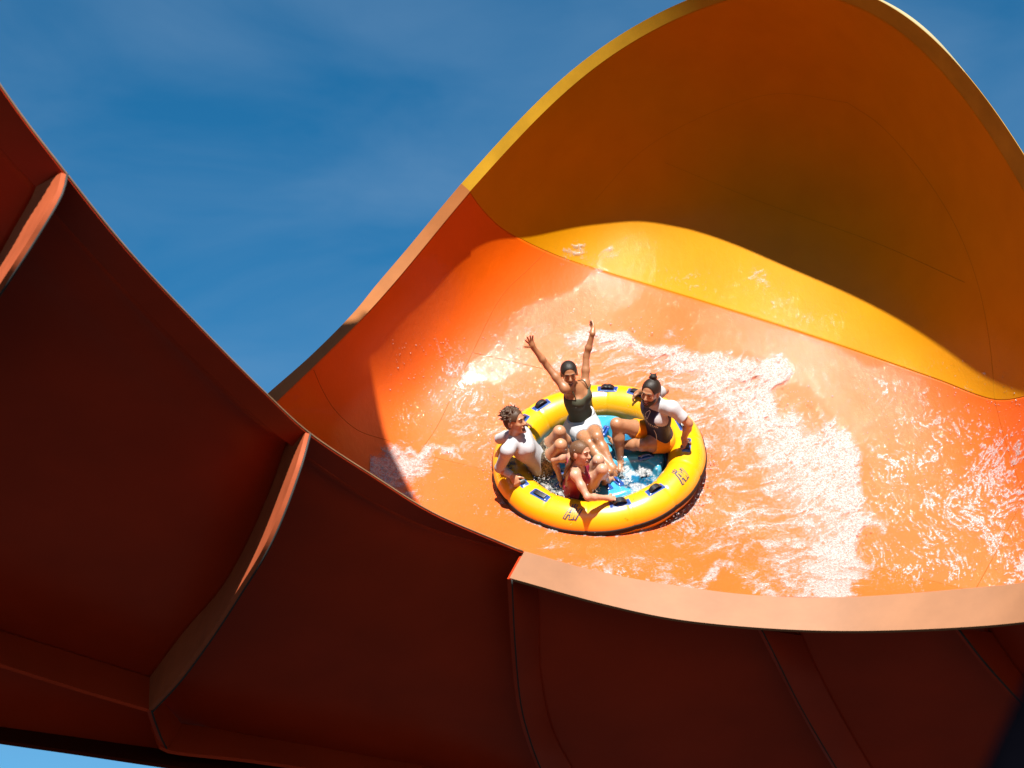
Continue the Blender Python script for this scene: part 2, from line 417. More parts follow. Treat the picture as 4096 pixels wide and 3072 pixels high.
# outer edge of the rim flange (its top line at left, its lower line at right) and the line where it meets the shell
EDGE_L = [(-560,-560,11.0),(0,345,11.6),(258,690,11.9),(506,998,12.3),(796,1309,12.9),(1063,1577,13.5),(1231,1731,13.87),(1506,1915,14.45),(1723,2049,14.85),(2012,2175,15.32),(2090,2207,15.4)]
JOIN_L = [(-640,-380,11.25),(-60,510,11.85),(152,752,12.1),(217,839,12.22),(506,1157,12.6),(723,1381,13.0),(1071,1707,13.75),(1224,1817,14.1),(1506,2005,14.65),(1723,2107,15.05),(2012,2186,15.45),(2096,2212,15.5)]
JOIN_R = [(2096,2209,15.45),(2402,2292,15.5),(2755,2354,15.45),(3045,2387,15.35),(3392,2392,15.2),(3874,2357,14.85),(4096,2333,14.6),(4500,2260,14.0),(4800,2190,13.6)]
EDGE_R = [(2037,2316,15.2),(2423,2422,15.25),(2692,2479,15.2),(3035,2515,15.1),(3388,2528,14.95),(3824,2515,14.6),(4096,2492,14.35),(4500,2430,13.75),(4800,2370,13.3)]
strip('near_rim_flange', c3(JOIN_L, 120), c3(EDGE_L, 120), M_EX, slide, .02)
# sunlit top edge of that flange, painted as a thin pale tube
el = c3(EDGE_L, 120); tube('lit_edge', el + np.array([0, .006, .0]), .008, mat('lit_edge_tone', (.20, .11, .055), .5, noise=.2, nscale=6), slide, 6)
strip('near_rim_flange', c3(JOIN_R, 90), c3(EDGE_R, 90), M_FL, slide, .025)

# shell panels: columns along the ribs
C_0 = [(152,752,12.1),(137,790,12.15),(65,918,12.35),(0,1034,12.6),(-200,1330,13.1),(-480,1750,13.9),(-900,2250,15.0)]
C_L = [(-640,-380,11.3),(-800,-50,11.6),(-1000,500,12.2),(-1300,1200,13.2),(-1700,2000,14.4),(-2000,2250,14.8)]
C_1 = [(1160,1750,14.0),(1149,1775,14.12),(1100,1923,14.35),(1000,2163,14.75),(893,2353,15.1),(744,2527,15.5),(604,2713,16.0)]
C_1b = [(1165,1752,14.02),(1149,1775,14.13),(1100,1923,14.36),(1000,2163,14.76),(893,2353,15.11),(744,2527,15.51),(612,2713,16.01),(640,2900,16.65)]
C_2 = [(2096,2209,15.47),(2110,2349,15.65),(2120,2681,16.2),(2160,2910,16.75),(2240,3072,17.25),(2420,3330,18.1)]
C_2b = [(2096,2209,15.45),(2142,2349,15.6),(2153,2681,16.15),(2200,2910,16.7),(2283,3072,17.2),(2450,3330,18.1)]
C_3 = [(3130,2390,15.32),(3200,2540,15.6),(3233,2619,15.75),(3340,2830,16.25),(3480,3072,16.9),(3660,3330,17.7)]
C_4 = [(3880,2357,14.85),(3960,2530,15.15),(4080,2700,15.5),(4300,2950,16.1),(4560,3250,16.9)]
C_5 = [(4800,2195,13.7),(4950,2400,14.1),(5200,2800,15.0),(5500,3200,15.9)]
def shell(name, ca, cb, toprow=None, nu=40, nv=60, bulge=0.0):
    a = crv(ca, nv); b = crv(cb, nv)
    t = np.linspace(0, 1, nu)[:, None, None]
    g = a[None] * (1 - t) + b[None] * t
    if toprow is not None:      # follow the flange join exactly, fading down the panel
        tr = crv(toprow, nu); fade = (1 - np.linspace(0, 1, nv)) ** 2
        g += (tr - g[:, 0])[:, None, :] * fade[None, :, None]
    g[..., 2] -= bulge * np.sin(np.pi * t[..., 0]) * np.sin(np.pi * np.linspace(0, 1, nv))[None, :]
    r = g.reshape(-1, 3); v = np.stack([(r[:, 0] - 2048) * K * r[:, 2], -(r[:, 1] - 1536) * K * r[:, 2], -r[:, 2]], 1)
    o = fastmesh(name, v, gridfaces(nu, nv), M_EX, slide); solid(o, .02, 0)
    return g
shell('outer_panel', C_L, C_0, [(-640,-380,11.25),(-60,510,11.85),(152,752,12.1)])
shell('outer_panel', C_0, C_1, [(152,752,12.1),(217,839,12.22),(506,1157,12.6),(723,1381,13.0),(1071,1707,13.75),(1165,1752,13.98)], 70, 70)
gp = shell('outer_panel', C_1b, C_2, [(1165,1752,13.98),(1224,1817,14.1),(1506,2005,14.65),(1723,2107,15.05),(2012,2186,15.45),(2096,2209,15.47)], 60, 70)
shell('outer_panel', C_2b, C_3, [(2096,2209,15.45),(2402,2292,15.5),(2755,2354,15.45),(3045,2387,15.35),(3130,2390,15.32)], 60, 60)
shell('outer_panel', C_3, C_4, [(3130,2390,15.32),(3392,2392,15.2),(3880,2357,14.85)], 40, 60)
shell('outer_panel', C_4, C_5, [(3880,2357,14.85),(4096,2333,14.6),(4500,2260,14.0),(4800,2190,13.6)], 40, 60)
# ribs: (shell line, outer line)
RIBS = [
 (C_0, [(256,694,11.86),(239,766,11.78),(145,933,11.72),(0,1157,11.85),(-200,1450,12.7),(-470,1850,13.5),(-880,2380,14.6)]),
 (C_1[1:], [(1231,1733,13.85),(1191,1874,13.72),(1075,2171,13.75),(951,2378,14.1),(827,2568,14.65),(711,2725,15.15),(600,2845,15.6)]),
 ([(604,2713,16.0),(645,2808,16.2),(719,2899,16.55),(760,3000,16.9)], [(597,2843,15.58),(612,2890,15.75),(640,2960,16.0),(663,3004,16.2)]),
 (C_2b, [(2037,2316,15.2),(2049,2567,15.6),(2075,2826,16.1),(2111,2961,16.4),(2153,3072,16.75),(2280,3330,17.6)]),
 (C_3[1:], [(3035,2515,15.15),(3098,2640,15.4),(3181,2806,15.85),(3336,3072,16.5),(3500,3330,17.3)]),
 (C_4[1:], [(3824,2515,14.65),(3930,2650,14.95),(4032,2764,15.2),(4250,3000,15.75),(4500,3300,16.5)]),
]
for a, b in RIBS:
    strip('rib', c3(a, 70), c3(b, 70), M_RB_LIT if b[0][0] < 1400 and b[0][1] < 2000 else M_EX, slide, .035)  # shade put into colour: ribs out of the sun get the dark shell material
    # dark gasket line along the rib's outer edge
    tube('rib_gasket', c3(b, 50) + np.array([.02, -.004, .0]), .008, M_GAP, slide, 5)
# longitudinal joint under the left panel, the belly below it and its lower flange with shade put into the colour
JA = [(-900,2249,14.99),(-450,2387,15.29),(0,2525,15.59),(300,2618,15.79),(610,2715,16.0)]
JB = [(-900,2360,14.65),(-450,2520,14.9),(0,2662,15.15),(300,2756,15.38),(600,2845,15.6)]
strip('joint_flange', c3(JA, 50), c3(JB, 50), M_EX, slide, .03)  # joint flanges take the dark shell colour in place of shade
BL0 = [(-900,2790,15.6),(-450,2850,15.85),(0,2911,16.1),(300,2952,16.3),(720,3010,16.6)]
ja = crv(JA, 40); bl = crv(BL0, 40)
t = np.linspace(0, 1, 30)[None, :, None]
gg = ja[:, None] * (1 - t) + bl[:, None] * t
gg[..., 2] += .0
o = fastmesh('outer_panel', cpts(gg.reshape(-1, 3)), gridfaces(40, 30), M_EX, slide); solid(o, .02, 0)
BL1 = [(-900,2830,15.3),(-450,2900,15.55),(0,2969,15.75),(300,3012,15.95),(703,3072,16.25),(1100,3125,16.5),(1700,3215,16.9)]
bl0x = BL0[:-1] + [(665,3004,16.55),(1100,3066,16.8),(1700,3150,17.2)]
strip('joint_flange', c3(bl0x, 50), c3(BL1, 50), mat('flange_shade', (.05, .006, .002), .9, .0), slide, .03)  # underside shade painted as a near-black colour
JC = [(600,2885,16.4),(719,2899,16.55),(1000,2938,16.8),(1400,2990,17.1),(1900,3080,17.5),(2420,3330,18.2)]
JD = [(640,2990,16.1),(663,3004,16.15),(1000,3045,16.4),(1400,3105,16.7),(1900,3200,17.1),(2420,3440,17.9)]
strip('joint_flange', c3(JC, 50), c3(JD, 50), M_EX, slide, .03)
# belly: closes the channel from the visible floor, under the near wall, up to the near rim (hidden from the photo)
jn = np.vstack([crv(JOIN_L, 150)[10:], crv(JOIN_R, 100)[1:]])
jn = crv(jn[::6], nu); jn[:, 2] += .01; J3 = cpts(jn)
B3 = FV[:, -1]
rows = []
for t in np.linspace(0, 1, 14):
    q = B3 * (1 - t) + J3 * t
    sag = 4 * t * (1 - t)
    q = q - N_ * (sag * .12 * np.clip(np.linalg.norm(B3 - J3, axis=1) / 3, 0, 1))[:, None]
    rows.append(q)
bel = np.stack(rows, 1)
o = fastmesh('inner_near_wall', bel.reshape(-1, 3), gridfaces(nu, 14, flip=True), M_OR, slide, attrs={'wet': np.zeros(nu * 14)})

# ---------------- shadow caster added overhead, unseen; its edge is shaped to shade the lower left of the channel
ovp = crv([(1250,1000),(1420,1235),(1470,1400),(1540,1750),(1690,2060),(1800,2300)], 40)
e0 = S(ovp[:, 0], ovp[:, 1]) + SUNC * 10.5
rows = []
for th in np.linspace(0, math.pi, 20):
    rows.append(e0 + np.array([-1.0, 0, 0]) * 1.7 * (1 - math.cos(th)) + SUNC * (1.2 - 1.2) + np.array([0, -1.0, -.2]) * 1.1 * math.sin(th))
ov = np.stack(rows, 1)
o = fastmesh('shadow_caster', ov.reshape(-1, 3), gridfaces(40, 20), M_EX); solid(o, .03, 0)
tag(o, 'unseen red-brown shadow caster added overhead above the orange bowl', 'water slide')
# ================================================================== small signed-distance modeller
class SDF:
    """smooth union / cut of rounded primitives, sampled on a grid and meshed with surface nets"""
    def __init__(self, h=.006, k=.02):
        self.h = h; self.k = k; self.ops = []
    def cone(self, a, ra, b, rb, k=None, sub=False):
        a = np.asarray(a, float); b = np.asarray(b, float)
        lo = np.minimum(a - ra, b - rb); hi = np.maximum(a + ra, b + rb)
        def f(p):
            ba = b - a; L2 = ba @ ba + 1e-12
            t = np.clip(((p - a) @ ba) / L2, 0, 1)
            return np.linalg.norm(p - a - t[..., None] * ba, axis=-1) - (ra + (rb - ra) * t)
        self.ops.append((f, lo, hi, self.k if k is None else k, sub)); return self
    def ell(self, c, r, F=None, k=None, sub=False, cut=None):
        """ellipsoid, F rows = local axes in outer space"""
        c = np.asarray(c, float); r = np.asarray(r, float); F = np.eye(3) if F is None else np.asarray(F, float)
        m = r.max()
        def f(p):
            q = (p - c) @ F.T
            k0 = np.linalg.norm(q / r, axis=-1); k1 = np.linalg.norm(q / r ** 2, axis=-1) + 1e-9
            d = k0 * (k0 - 1) / k1
            if cut is not None:
                for cp, cn in cut: d = np.maximum(d, (p - cp) @ cn)
            return d
        self.ops.append((f, c - m, c + m, self.k if k is None else k, sub)); return self
    def box(self, c, half, rad, F=None, k=None, sub=False):
        c = np.asarray(c, float); half = np.asarray(half, float); F = np.eye(3) if F is None else np.asarray(F, float)
        m = np.linalg.norm(half) + rad
        def f(p):
            q = np.abs((p - c) @ F.T) - half
            return np.linalg.norm(np.maximum(q, 0), axis=-1) + np.minimum(q.max(-1), 0) - rad
        self.ops.append((f, c - m, c + m, self.k if k is None else k, sub)); return self
    def cyl(self, c, R, half, rad, k=None, sub=False):
        """upright rounded disc"""
        c = np.asarray(c, float); m = np.array([R + rad, R + rad, half + rad])
        def f(p):
            q = p - c
            d = np.stack([np.linalg.norm(q[..., :2], axis=-1) - R, np.abs(q[..., 2]) - half], -1)
            return np.linalg.norm(np.maximum(d, 0), axis=-1) + np.minimum(d.max(-1), 0) - rad
        self.ops.append((f, c - m, c + m, self.k if k is None else k, sub)); return self
    def plane(self, p0, n):
        """keep the side opposite to n"""
        p0 = np.asarray(p0, float); n = np.asarray(n, float); n = n / np.linalg.norm(n)
        self.ops.append((lambda p: (p - p0) @ n, None, None, 0, 'cut')); return self
    def hollow(self, other, t):
        pass
    def field(self, lo, shape):
        h = self.h; F = np.full(shape, 1.0, np.float32)
        for f, a, b, k, sub in self.ops:
            if a is None:
                ax = [lo[i] + h * np.arange(shape[i]) for i in range(3)]
                p = np.stack(np.meshgrid(*ax, indexing='ij'), -1)
                F = np.maximum(F, f(p)); continue
            pad = k + 4 * h
            i0 = np.maximum(0, np.floor((a - pad - lo) / h).astype(int)); i1 = np.minimum(shape, np.ceil((b + pad - lo) / h).astype(int) + 1)
            if np.any(i1 <= i0): continue
            ax = [lo[i] + h * np.arange(i0[i], i1[i]) for i in range(3)]
            p = np.stack(np.meshgrid(*ax, indexing='ij'), -1)
            d = f(p); sl = tuple(slice(x, y) for x, y in zip(i0, i1)); g = F[sl]
            if sub:
                d = -d; hh = np.clip(.5 - .5 * (g - d) / k, 0, 1) if k > 0 else (d > g) * 1.
                F[sl] = g * (1 - hh) + d * hh + k * hh * (1 - hh)
            else:
                hh = np.clip(.5 + .5 * (g - d) / k, 0, 1) if k > 0 else (d < g) * 1.
                F[sl] = g * (1 - hh) + d * hh - k * hh * (1 - hh)
        return F
    def mesh(self, smooth=1):
        lo = np.min([a for _, a, b, k, s in self.ops if a is not None and not s], 0) - self.k - 4 * self.h
        hi = np.max([b for _, a, b, k, s in self.ops if a is not None and not s], 0) + self.k + 4 * self.h
        shape = np.ceil((hi - lo) / self.h).astype(int) + 1
        F = self.field(lo, shape)
        return nets(F, lo, self.h, smooth)
def nets(F, lo, h, smooth=1):
    s = F < 0
    c = s[:-1, :-1, :-1].astype(np.int8)
    for dx in (0, 1):
        for dy in (0, 1):
            for dz in (0, 1):
                if dx + dy + dz: c = c + s[dx:s.shape[0] - 1 + dx, dy:s.shape[1] - 1 + dy, dz:s.shape[2] - 1 + dz]
    act = np.argwhere((c > 0) & (c < 8))
    idx = np.full(c.shape, -1, np.int32); idx[tuple(act.T)] = np.arange(len(act))
    offs = [(x, y, z) for x in (0, 1) for y in (0, 1) for z in (0, 1)]
    val = {o: F[act[:, 0] + o[0], act[:, 1] + o[1], act[:, 2] + o[2]] for o in offs}
    acc = np.zeros((len(act), 3)); cnt = np.zeros(len(act))
    for o in offs:
        for ax in range(3):
            if o[ax] == 0:
                p = list(o); p[ax] = 1; p = tuple(p)
                a, b = val[o], val[p]; m = (a < 0) != (b < 0)
                t = np.where(m, a / np.where(m, a - b, 1), 0)
                q = np.tile(np.array(o, float), (len(act), 1)); q[:, ax] += t
                acc[m] += q[m]; cnt[m] += 1
    v = lo + h * (act + acc / cnt[:, None])
    quads = []
    for ax in range(3):
        a = [slice(1, -1)] * 3; b = [slice(1, -1)] * 3
        a[ax] = slice(0, -1); b[ax] = slice(1, None)
        s0 = s[tuple(a)]; s1 = s[tuple(b)]
        e = np.argwhere(s0 != s1)
        if len(e) == 0: continue
        fl = s0[tuple(e.T)]
        g = e + 1; g[:, ax] -= 1
        u, w = (ax + 1) % 3, (ax + 2) % 3
        def cell(du, dw):
            q = g.copy(); q[:, u] += du; q[:, w] += dw
            return idx[q[:, 0], q[:, 1], q[:, 2]]
        q = np.stack([cell(-1, -1), cell(0, -1), cell(0, 0), cell(-1, 0)], 1)
        q[~fl] = q[~fl][:, ::-1]
        quads.append(q)
    quads = np.vstack(quads); quads = quads[(quads >= 0).all(1)]
    for _ in range(smooth):
        A = np.zeros_like(v); n = np.zeros(len(v))
        for i in range(4):
            x, y = quads[:, i], quads[:, (i + 1) % 4]
            np.add.at(A, x, v[y]); np.add.at(n, x, 1); np.add.at(A, y, v[x]); np.add.at(n, y, 1)
        v = v * .5 + .5 * A / np.maximum(n, 1)[:, None]
    return v, quads
def sdf_obj(name, s, m, parent=None, smooth=1):
    v, q = s.mesh(smooth)
    return fastmesh(name, v, q, m, parent)
# ================================================================== RAFT
RR, RT = .845, .18
M_TUBE = mat('raft_vinyl', (.56, .25, .002), .30, .5, coat=.4, coat_rough=.12, noise=.05, nscale=3, bump=.06, bscale=14)
M_STRIP = mat('raft_rubber_band', (.010, .007, .005), .7, .2, noise=.3, nscale=20)
M_CYAN = mat('cushion_vinyl', (.025, .20, .30), .24, .5, coat=.6, coat_rough=.06, noise=.10, nscale=5, bump=.12, bscale=25)
M_DEEP = mat('floor_vinyl', (.006, .085, .17), .2, .5, coat=.8, noise=.3, nscale=7, bump=.3, bscale=30)
M_NAVY = mat('handle_base_vinyl', (.01, .035, .15), .25, .5, coat=.6)
M_NAVYP = mat('handle_base_edge', (.03, .09, .26), .3, .5)
M_BLACK = mat('webbing', (.008, .008, .009), .35, .5, bump=.2, bscale=160)
M_LOGO = mat('print_blue', (.03, .035, .07), .4)
M_LOGOY = mat('print_gold', (.40, .20, .008), .4)
rt = empty('inflatable_raft', c2w(OR))
tag(rt, 'round yellow inflatable raft with a blue inside carrying four riders', 'raft')
def torus(phi, th, off=0.0):
    """phi round the raft from the right towards the back, th round the tube: 0 outward, 90 up"""
    phi = np.asarray(phi, float); th = np.asarray(th, float)
    seam = np.abs((phi / (2 * math.pi) * 14) % 1 - .5)          # .5 at a weld
    r = RT - .006 * np.exp(-((.5 - seam) / .035) ** 2) + .003 * np.cos(phi * 14 + math.pi) + off
    rad = RR + r * np.cos(th)
    a = rad * np.cos(phi); b = rad * np.sin(phi); h = RT + r * np.sin(th)
    return OR + a[..., None] * E1 + b[..., None] * E2 + h[..., None] * N_
nu_, nv_ = 336, 56
ph, th = np.meshgrid(np.linspace(0, 2 * math.pi, nu_, endpoint=False), np.linspace(0, 2 * math.pi, nv_, endpoint=False), indexing='ij')
fastmesh('tube', torus(ph, th).reshape(-1, 3), gridfaces(nu_, nv_, True, True), M_TUBE, rt)
# rubber wear strip
ph, th = np.meshgrid(np.linspace(0, 2 * math.pi, 220, endpoint=False), np.radians(np.array([-11, -9.5, -6, -1, 4, 7, 8.5])), indexing='ij')
offs = np.array([-.004, .006, .008, .008, .008, .006, -.004])[None, :]
fastmesh('rubber_strip', torus(ph, th, offs).reshape(-1, 3), gridfaces(220, 7, True), M_STRIP, rt)
def raft_px(px, py, h):
    q = PH(px, py, h) - OR
    return q @ E1, q @ E2
def zx(x, y):   # pixel of the enlarged crop (1900,1250)-(2900,2200)
    return 1900 + x * .57274, 1250 + y * .57274
# handles on the tube
def rrect(hw, hh, r, n=6):
    out = []
    for cx, cy, a0 in ((hw - r, hh - r, 0), (-hw + r, hh - r, 90), (-hw + r, -hh + r, 180), (hw - r, -hh + r, 270)):
        for i in range(n + 1):
            a = math.radians(a0 + 90 * i / n); out.append((cx + r * math.cos(a), cy + r * math.sin(a)))
    return np.array(out)
def patch_on_tube(name, phi0, th0, outline, off, m, parent, thick=.004):
    """outline in metres (along the ring, across the tube) laid on the tube with a raised edge"""
    rings = []
    for sc, o in ((1.03, -.003), (1.0, off), (.8, off), (.55, off), (.25, off), (.02, off)):
        x = outline[:, 0] * sc; y = outline[:, 1] * sc
        rings.append(torus(phi0 + x / (RR + RT * math.cos(th0)), th0 + y / RT, o))
    v = np.stack(rings, 0); n = len(outline)
    f = gridfaces(len(rings), n, False, True).tolist() + [list(range((len(rings) - 1) * n, len(rings) * n))]
    return mesh(name, v.reshape(-1, 3), f, m, parent)
def strap(name, phi0, th0, L, W, Hh, m, parent, flat=False):
    n = 18; rows = []
    for i in range(n):
        u = i / (n - 1) * 2 - 1
        lift = Hh * max(0, 1 - abs(u) ** 2.6) + .008
        x = u * L / 2
        for sy, dz in ((-1, 0), (1, 0), (1, .010), (-1, .010)):
            rows.append(torus(np.array(phi0 + x / RR), np.array(th0 + sy * W / 2 / RT), lift + dz))
    v = np.array(rows); f = gridfaces(n, 4, False, True).tolist() + [[0, 1, 2, 3], [4 * n - 4, 4 * n - 3, 4 * n - 2, 4 * n - 1][::-1]]
    o = mesh(name, v, f, m, parent, smooth=False); bevel(o, .003); return o
HND = [((925, 533), .03), ((480, 658), .03), ((1135, 552), .015), ((1448, 775), .02), ((1468, 925), .03), ((1235, 1218), .035), ((1003, 1308), .04), ((443, 1285), .006), ((280, 1190), .03), ((352, 765), .02)]
HPOS = []
for (x, y), hh in HND:
    a, b = raft_px(*zx(x, y), .36); p0 = math.atan2(b, a); HPOS.append(p0)
    base = patch_on_tube('handle', p0, math.radians(88), rrect(.098, .042, .016), .004, M_NAVYP, rt)
    patch_on_tube('handle_pad', p0, math.radians(88), rrect(.088, .033, .012), .007, M_NAVY, base)
    strap('strap', p0, math.radians(88), .13, .042, hh, M_BLACK, base)
# printed emblems: initials under a trident
def stroke(pts, w):
    p = np.asarray(pts, float); t = np.gradient(p, axis=0); t /= np.linalg.norm(t, axis=1)[:, None] + 1e-9
    nn = np.stack([-t[:, 1], t[:, 0]], 1)
    return np.concatenate([p + nn * w / 2, (p - nn * w / 2)[::-1]])
LET = [[(-.42,-.5),(-.18,.42),(.02,.42),(.02,-.5)], [(-.25,-.1),(-.02,-.1)], [(.16,.42),(.14,-.45),(.36,.2),(.36,-.45),(.62,.42)]]
TRI = [[(.0,.55),(.0,.95)], [(-.22,.92),(-.2,.66),(0,.58),(.2,.66),(.22,.92)], [(-.06,.85),(0,.98),(.06,.85)]]
def emblem(phi0, th0, size, flip):
    V = []; Fc = []; MI = []
    def add(poly, w, off, mi, lk=0):
        for k in range(len(poly) - 1):
            a = np.array(poly[k], float); b_ = np.array(poly[k + 1], float); d = b_ - a; d = d / np.linalg.norm(d) * w * .35
            a = a - d; b_ = b_ + d; up_ = 0
            for u in range(5):
                q = stroke([a + (b_ - a) * u / 5, a + (b_ - a) * (u + 1) / 5], w) * size
                q[:, 0] += q[:, 1] * .12
                i0 = len(V)
                V.extend(torus(phi0 + q[:, 0] / RR, th0 + q[:, 1] / RT, off + .0003 * k + .0001 * lk)); Fc.append([i0, i0 + 1, i0 + 2, i0 + 3]); MI.append(mi)
    for lk, l in enumerate(LET): add(l, .30, .003, 0, lk * 9)
    for l in TRI: add(l, .09, .003, 0)
    for l in LET: add(l, .11, .0085, 1)
    o = mesh('emblem', V, Fc, [M_LOGO, M_LOGOY], rt, smooth=False)
    for p, mi in zip(o.data.polygons, MI): p.material_index = mi
    return o
for (x, y), th0, fl_ in (((690, 1368), 60, 1), ((1392, 1118), 66, 1), ((205, 1062), 70, 1), ((1388, 612), 75, 1)):
    a, b = raft_px(*zx(x, y), .36 if th0 > 64 else .335); emblem(math.atan2(b, a), math.radians(th0), .105, fl_)
# blue inflatable inside
def rf(a, b, h): return np.array([a, b, h])
def raft_obj(name, s, m, parent, smooth=2):
    v, q = s.mesh(smooth)
    return fastmesh(name, OR + v[:, :1] * E1 + v[:, 1:2] * E2 + v[:, 2:] * N_, q, m, parent)
s = SDF(.012, .02); s.cyl((0, 0, .06), .70, .03, .01)
raft_obj('raft_floor', s, M_DEEP, rt)
s = SDF(.010, .05)
s.cyl((0, 0, .14), .56, .03, .07)
for ang in (46, 136, 226, 316):
    c, sn = math.cos(math.radians(ang)), math.sin(math.radians(ang))
    s.ell((.45 * c, .45 * sn, .30), (.235, .20, .30), np.array([[c, sn, 0], [-sn, c, 0], [0, 0, 1]]), .07, True)
    s.ell((.66 * c, .66 * sn, .30), (.16, .17, .26), np.array([[c, sn, 0], [-sn, c, 0], [0, 0, 1]]), .05, True)
raft_obj('inner_cushion', s, M_CYAN, rt)
# loop handles on the cushion
M_LOOP = mat('loop_handle', (.01, .05, .22), .2, .5, coat=.7)
for (x, y), ang in (((903, 822), 62), ((1195, 1003), 8), ((992, 1172), -58), ((922, 1200), -66), ((680, 912), -50), ((562, 1122), 20), ((600, 1185), 40)):
    a, b = raft_px(*zx(x, y), .25); c, sn = math.cos(math.radians(ang)), math.sin(math.radians(ang))
    pts = []
    for u in np.linspace(-1, 1, 14):
        pts.append(raft(a + u * .058 * c, b + u * .058 * sn, .236 + .032 * (1 - abs(u) ** 3)))
    hb = tube('loop_handle', np.array(pts), .012, M_LOOP, rt, 8)
    o2 = rrect(.078, .03, .015); v = []
    for sc, hh in ((1, .232), (.96, .247), (.4, .248), (.02, .248)):
        for q in o2 * sc: v.append(raft(a + q[0] * c - q[1] * sn, b + q[0] * sn + q[1] * c, hh))
    n = len(o2)
    mesh('loop_base', v, gridfaces(4, n, False, True).tolist(), M_LOOP, hb)
# ================================================================== RIDERS
def JZ(x, y, h): return PH(*zx(x, y), h)
def child(p, x, y, L, sg):
    r = ray(*zx(x, y)); a = r @ r; b = -2 * (r @ p); c = p @ p - L * L; D = b * b - 4 * a * c
    d = -b / 2 / a if D < 0 else (-b + sg * D ** .5) / 2 / a
    return r * d
def mid(p, q, x, y, L1, L2, lo=-.6, hi=.6):
    """joint seen at (x,y) whose two bones fit best"""
    r = ray(*zx(x, y)); d0 = -p[2]; ds = d0 + np.linspace(lo, hi, 241)
    e = [abs(np.linalg.norm(r * d - p) - L1) + abs(np.linalg.norm(r * d - q) - L2) for d in ds]
    return r * ds[int(np.argmin(e))]
def unit(v): v = np.asarray(v, float); return v / np.linalg.norm(v)
def frame(F, U):
    F = unit(F); U = unit(np.asarray(U, float) - (np.asarray(U, float) @ F) * F); return np.cross(U, F), F, U   # left, forward, up
def flat(S_, a, ra, b, rb, k=None):
    """tapered sleeve with a flat open end at b"""
    a = np.asarray(a, float); b = np.asarray(b, float); n = unit(b - a)
    S_.cone(a, ra, b, rb, k); f0, lo, hi, kk, sub = S_.ops[-1]
    S_.ops[-1] = (lambda p: np.maximum(f0(p), (p - b) @ n), lo, hi, kk, sub)
def sdf_eval(S_, p):
    F = None
    for f, a, b, k, sub in S_.ops:
        d = f(p)
        if F is None: F = d; continue
        if sub == 'cut': F = np.maximum(F, d)
        elif sub: d = -d; hh = np.clip(.5 - .5 * (F - d) / max(k, 1e-4), 0, 1); F = F * (1 - hh) + d * hh + k * hh * (1 - hh)
        else: hh = np.clip(.5 + .5 * (F - d) / max(k, 1e-4), 0, 1); F = F * (1 - hh) + d * hh - k * hh * (1 - hh)
    return F

def torso_prims(s, J, f, g=0.0, fem=False, legs=True):
    """f = scale of breadth, g = growth for clothing"""
    L, F, U = J['T']; hip, nk = J['hip'], J['neck']; ax = np.stack([L, F, U])
    ln = np.linalg.norm(nk - hip); up = unit(nk - hip)
    s.ell(hip + up * .03, np.array([.158 * f, .112 * f, .115]) + g, ax, .05)
    s.ell(hip + up * ln * .36 + F * .005, np.array([(.118 if fem else .142) * f, .092 * f, .15]) + g, ax, .06)
    s.ell(hip + up * ln * .68, np.array([(.142 if fem else .168) * f, .108 * f, .155]) + g, ax, .06)
    if fem:
        for sd in (-1, 1): s.ell(hip + up * ln * .70 + L * sd * .062 + F * .075, np.array([.058, .052, .058]) + g * .8, ax, .035)
    else:
        for sd in (-1, 1): s.ell(hip + up * ln * .76 + L * sd * .075 + F * .06, np.array([.085, .055, .07]) + g * .8, ax, .04)
    for k in ('rs', 'ls'):
        s.cone(nk - up * .035, .052 * f + g, J[k], .054 * f + g, .045)
def hand(s, w, d, pn, curl, size=1.0, spread=.0, thumb=1):
    """wrist, direction, palm normal (the way the fingers close); curl per knuckle in degrees"""
    d = unit(d); pn = unit(pn - (pn @ d) * d); sd = np.cross(d, pn) * thumb
    z = size
    s.ell(w + d * .048 * z, np.array([.042, .036, .017]) * z, np.stack([d, sd, pn]), .012)
    s.cone(w - d * .01, .024 * z, w + d * .03 * z, .026 * z, .02)
    for i, (o, l) in enumerate(((.029, .072), (.010, .082), (-.010, .076), (-.028, .06))):
        p = w + d * (.085 - abs(o) * .25) * z + sd * o * z
        dd = unit(d + sd * (o / .029) * spread); a = 0
        for j, fr in enumerate((.44, .32, .24)):
            a += math.radians(curl[j] * (1 + .08 * i))
            q = p + (dd * math.cos(a) + pn * math.sin(a)) * l * fr * z * 1.05
            s.cone(p, (.0098 - .0009 * j) * z, q, (.0092 - .0009 * j) * z, .006); p = q
    p = w + d * .028 * z + sd * .026 * z; t = unit(d * .62 + sd * .78)
    for j, l in enumerate((.036, .032, .024)):
        t = unit(t + pn * .12 * (1 if curl[0] < 20 else 5) * (j > 0) - sd * .1 * j)
        q = p + t * l * z; s.cone(p, .0125 * z - .001 * j, q, .011 * z - .001 * j, .008); p = q
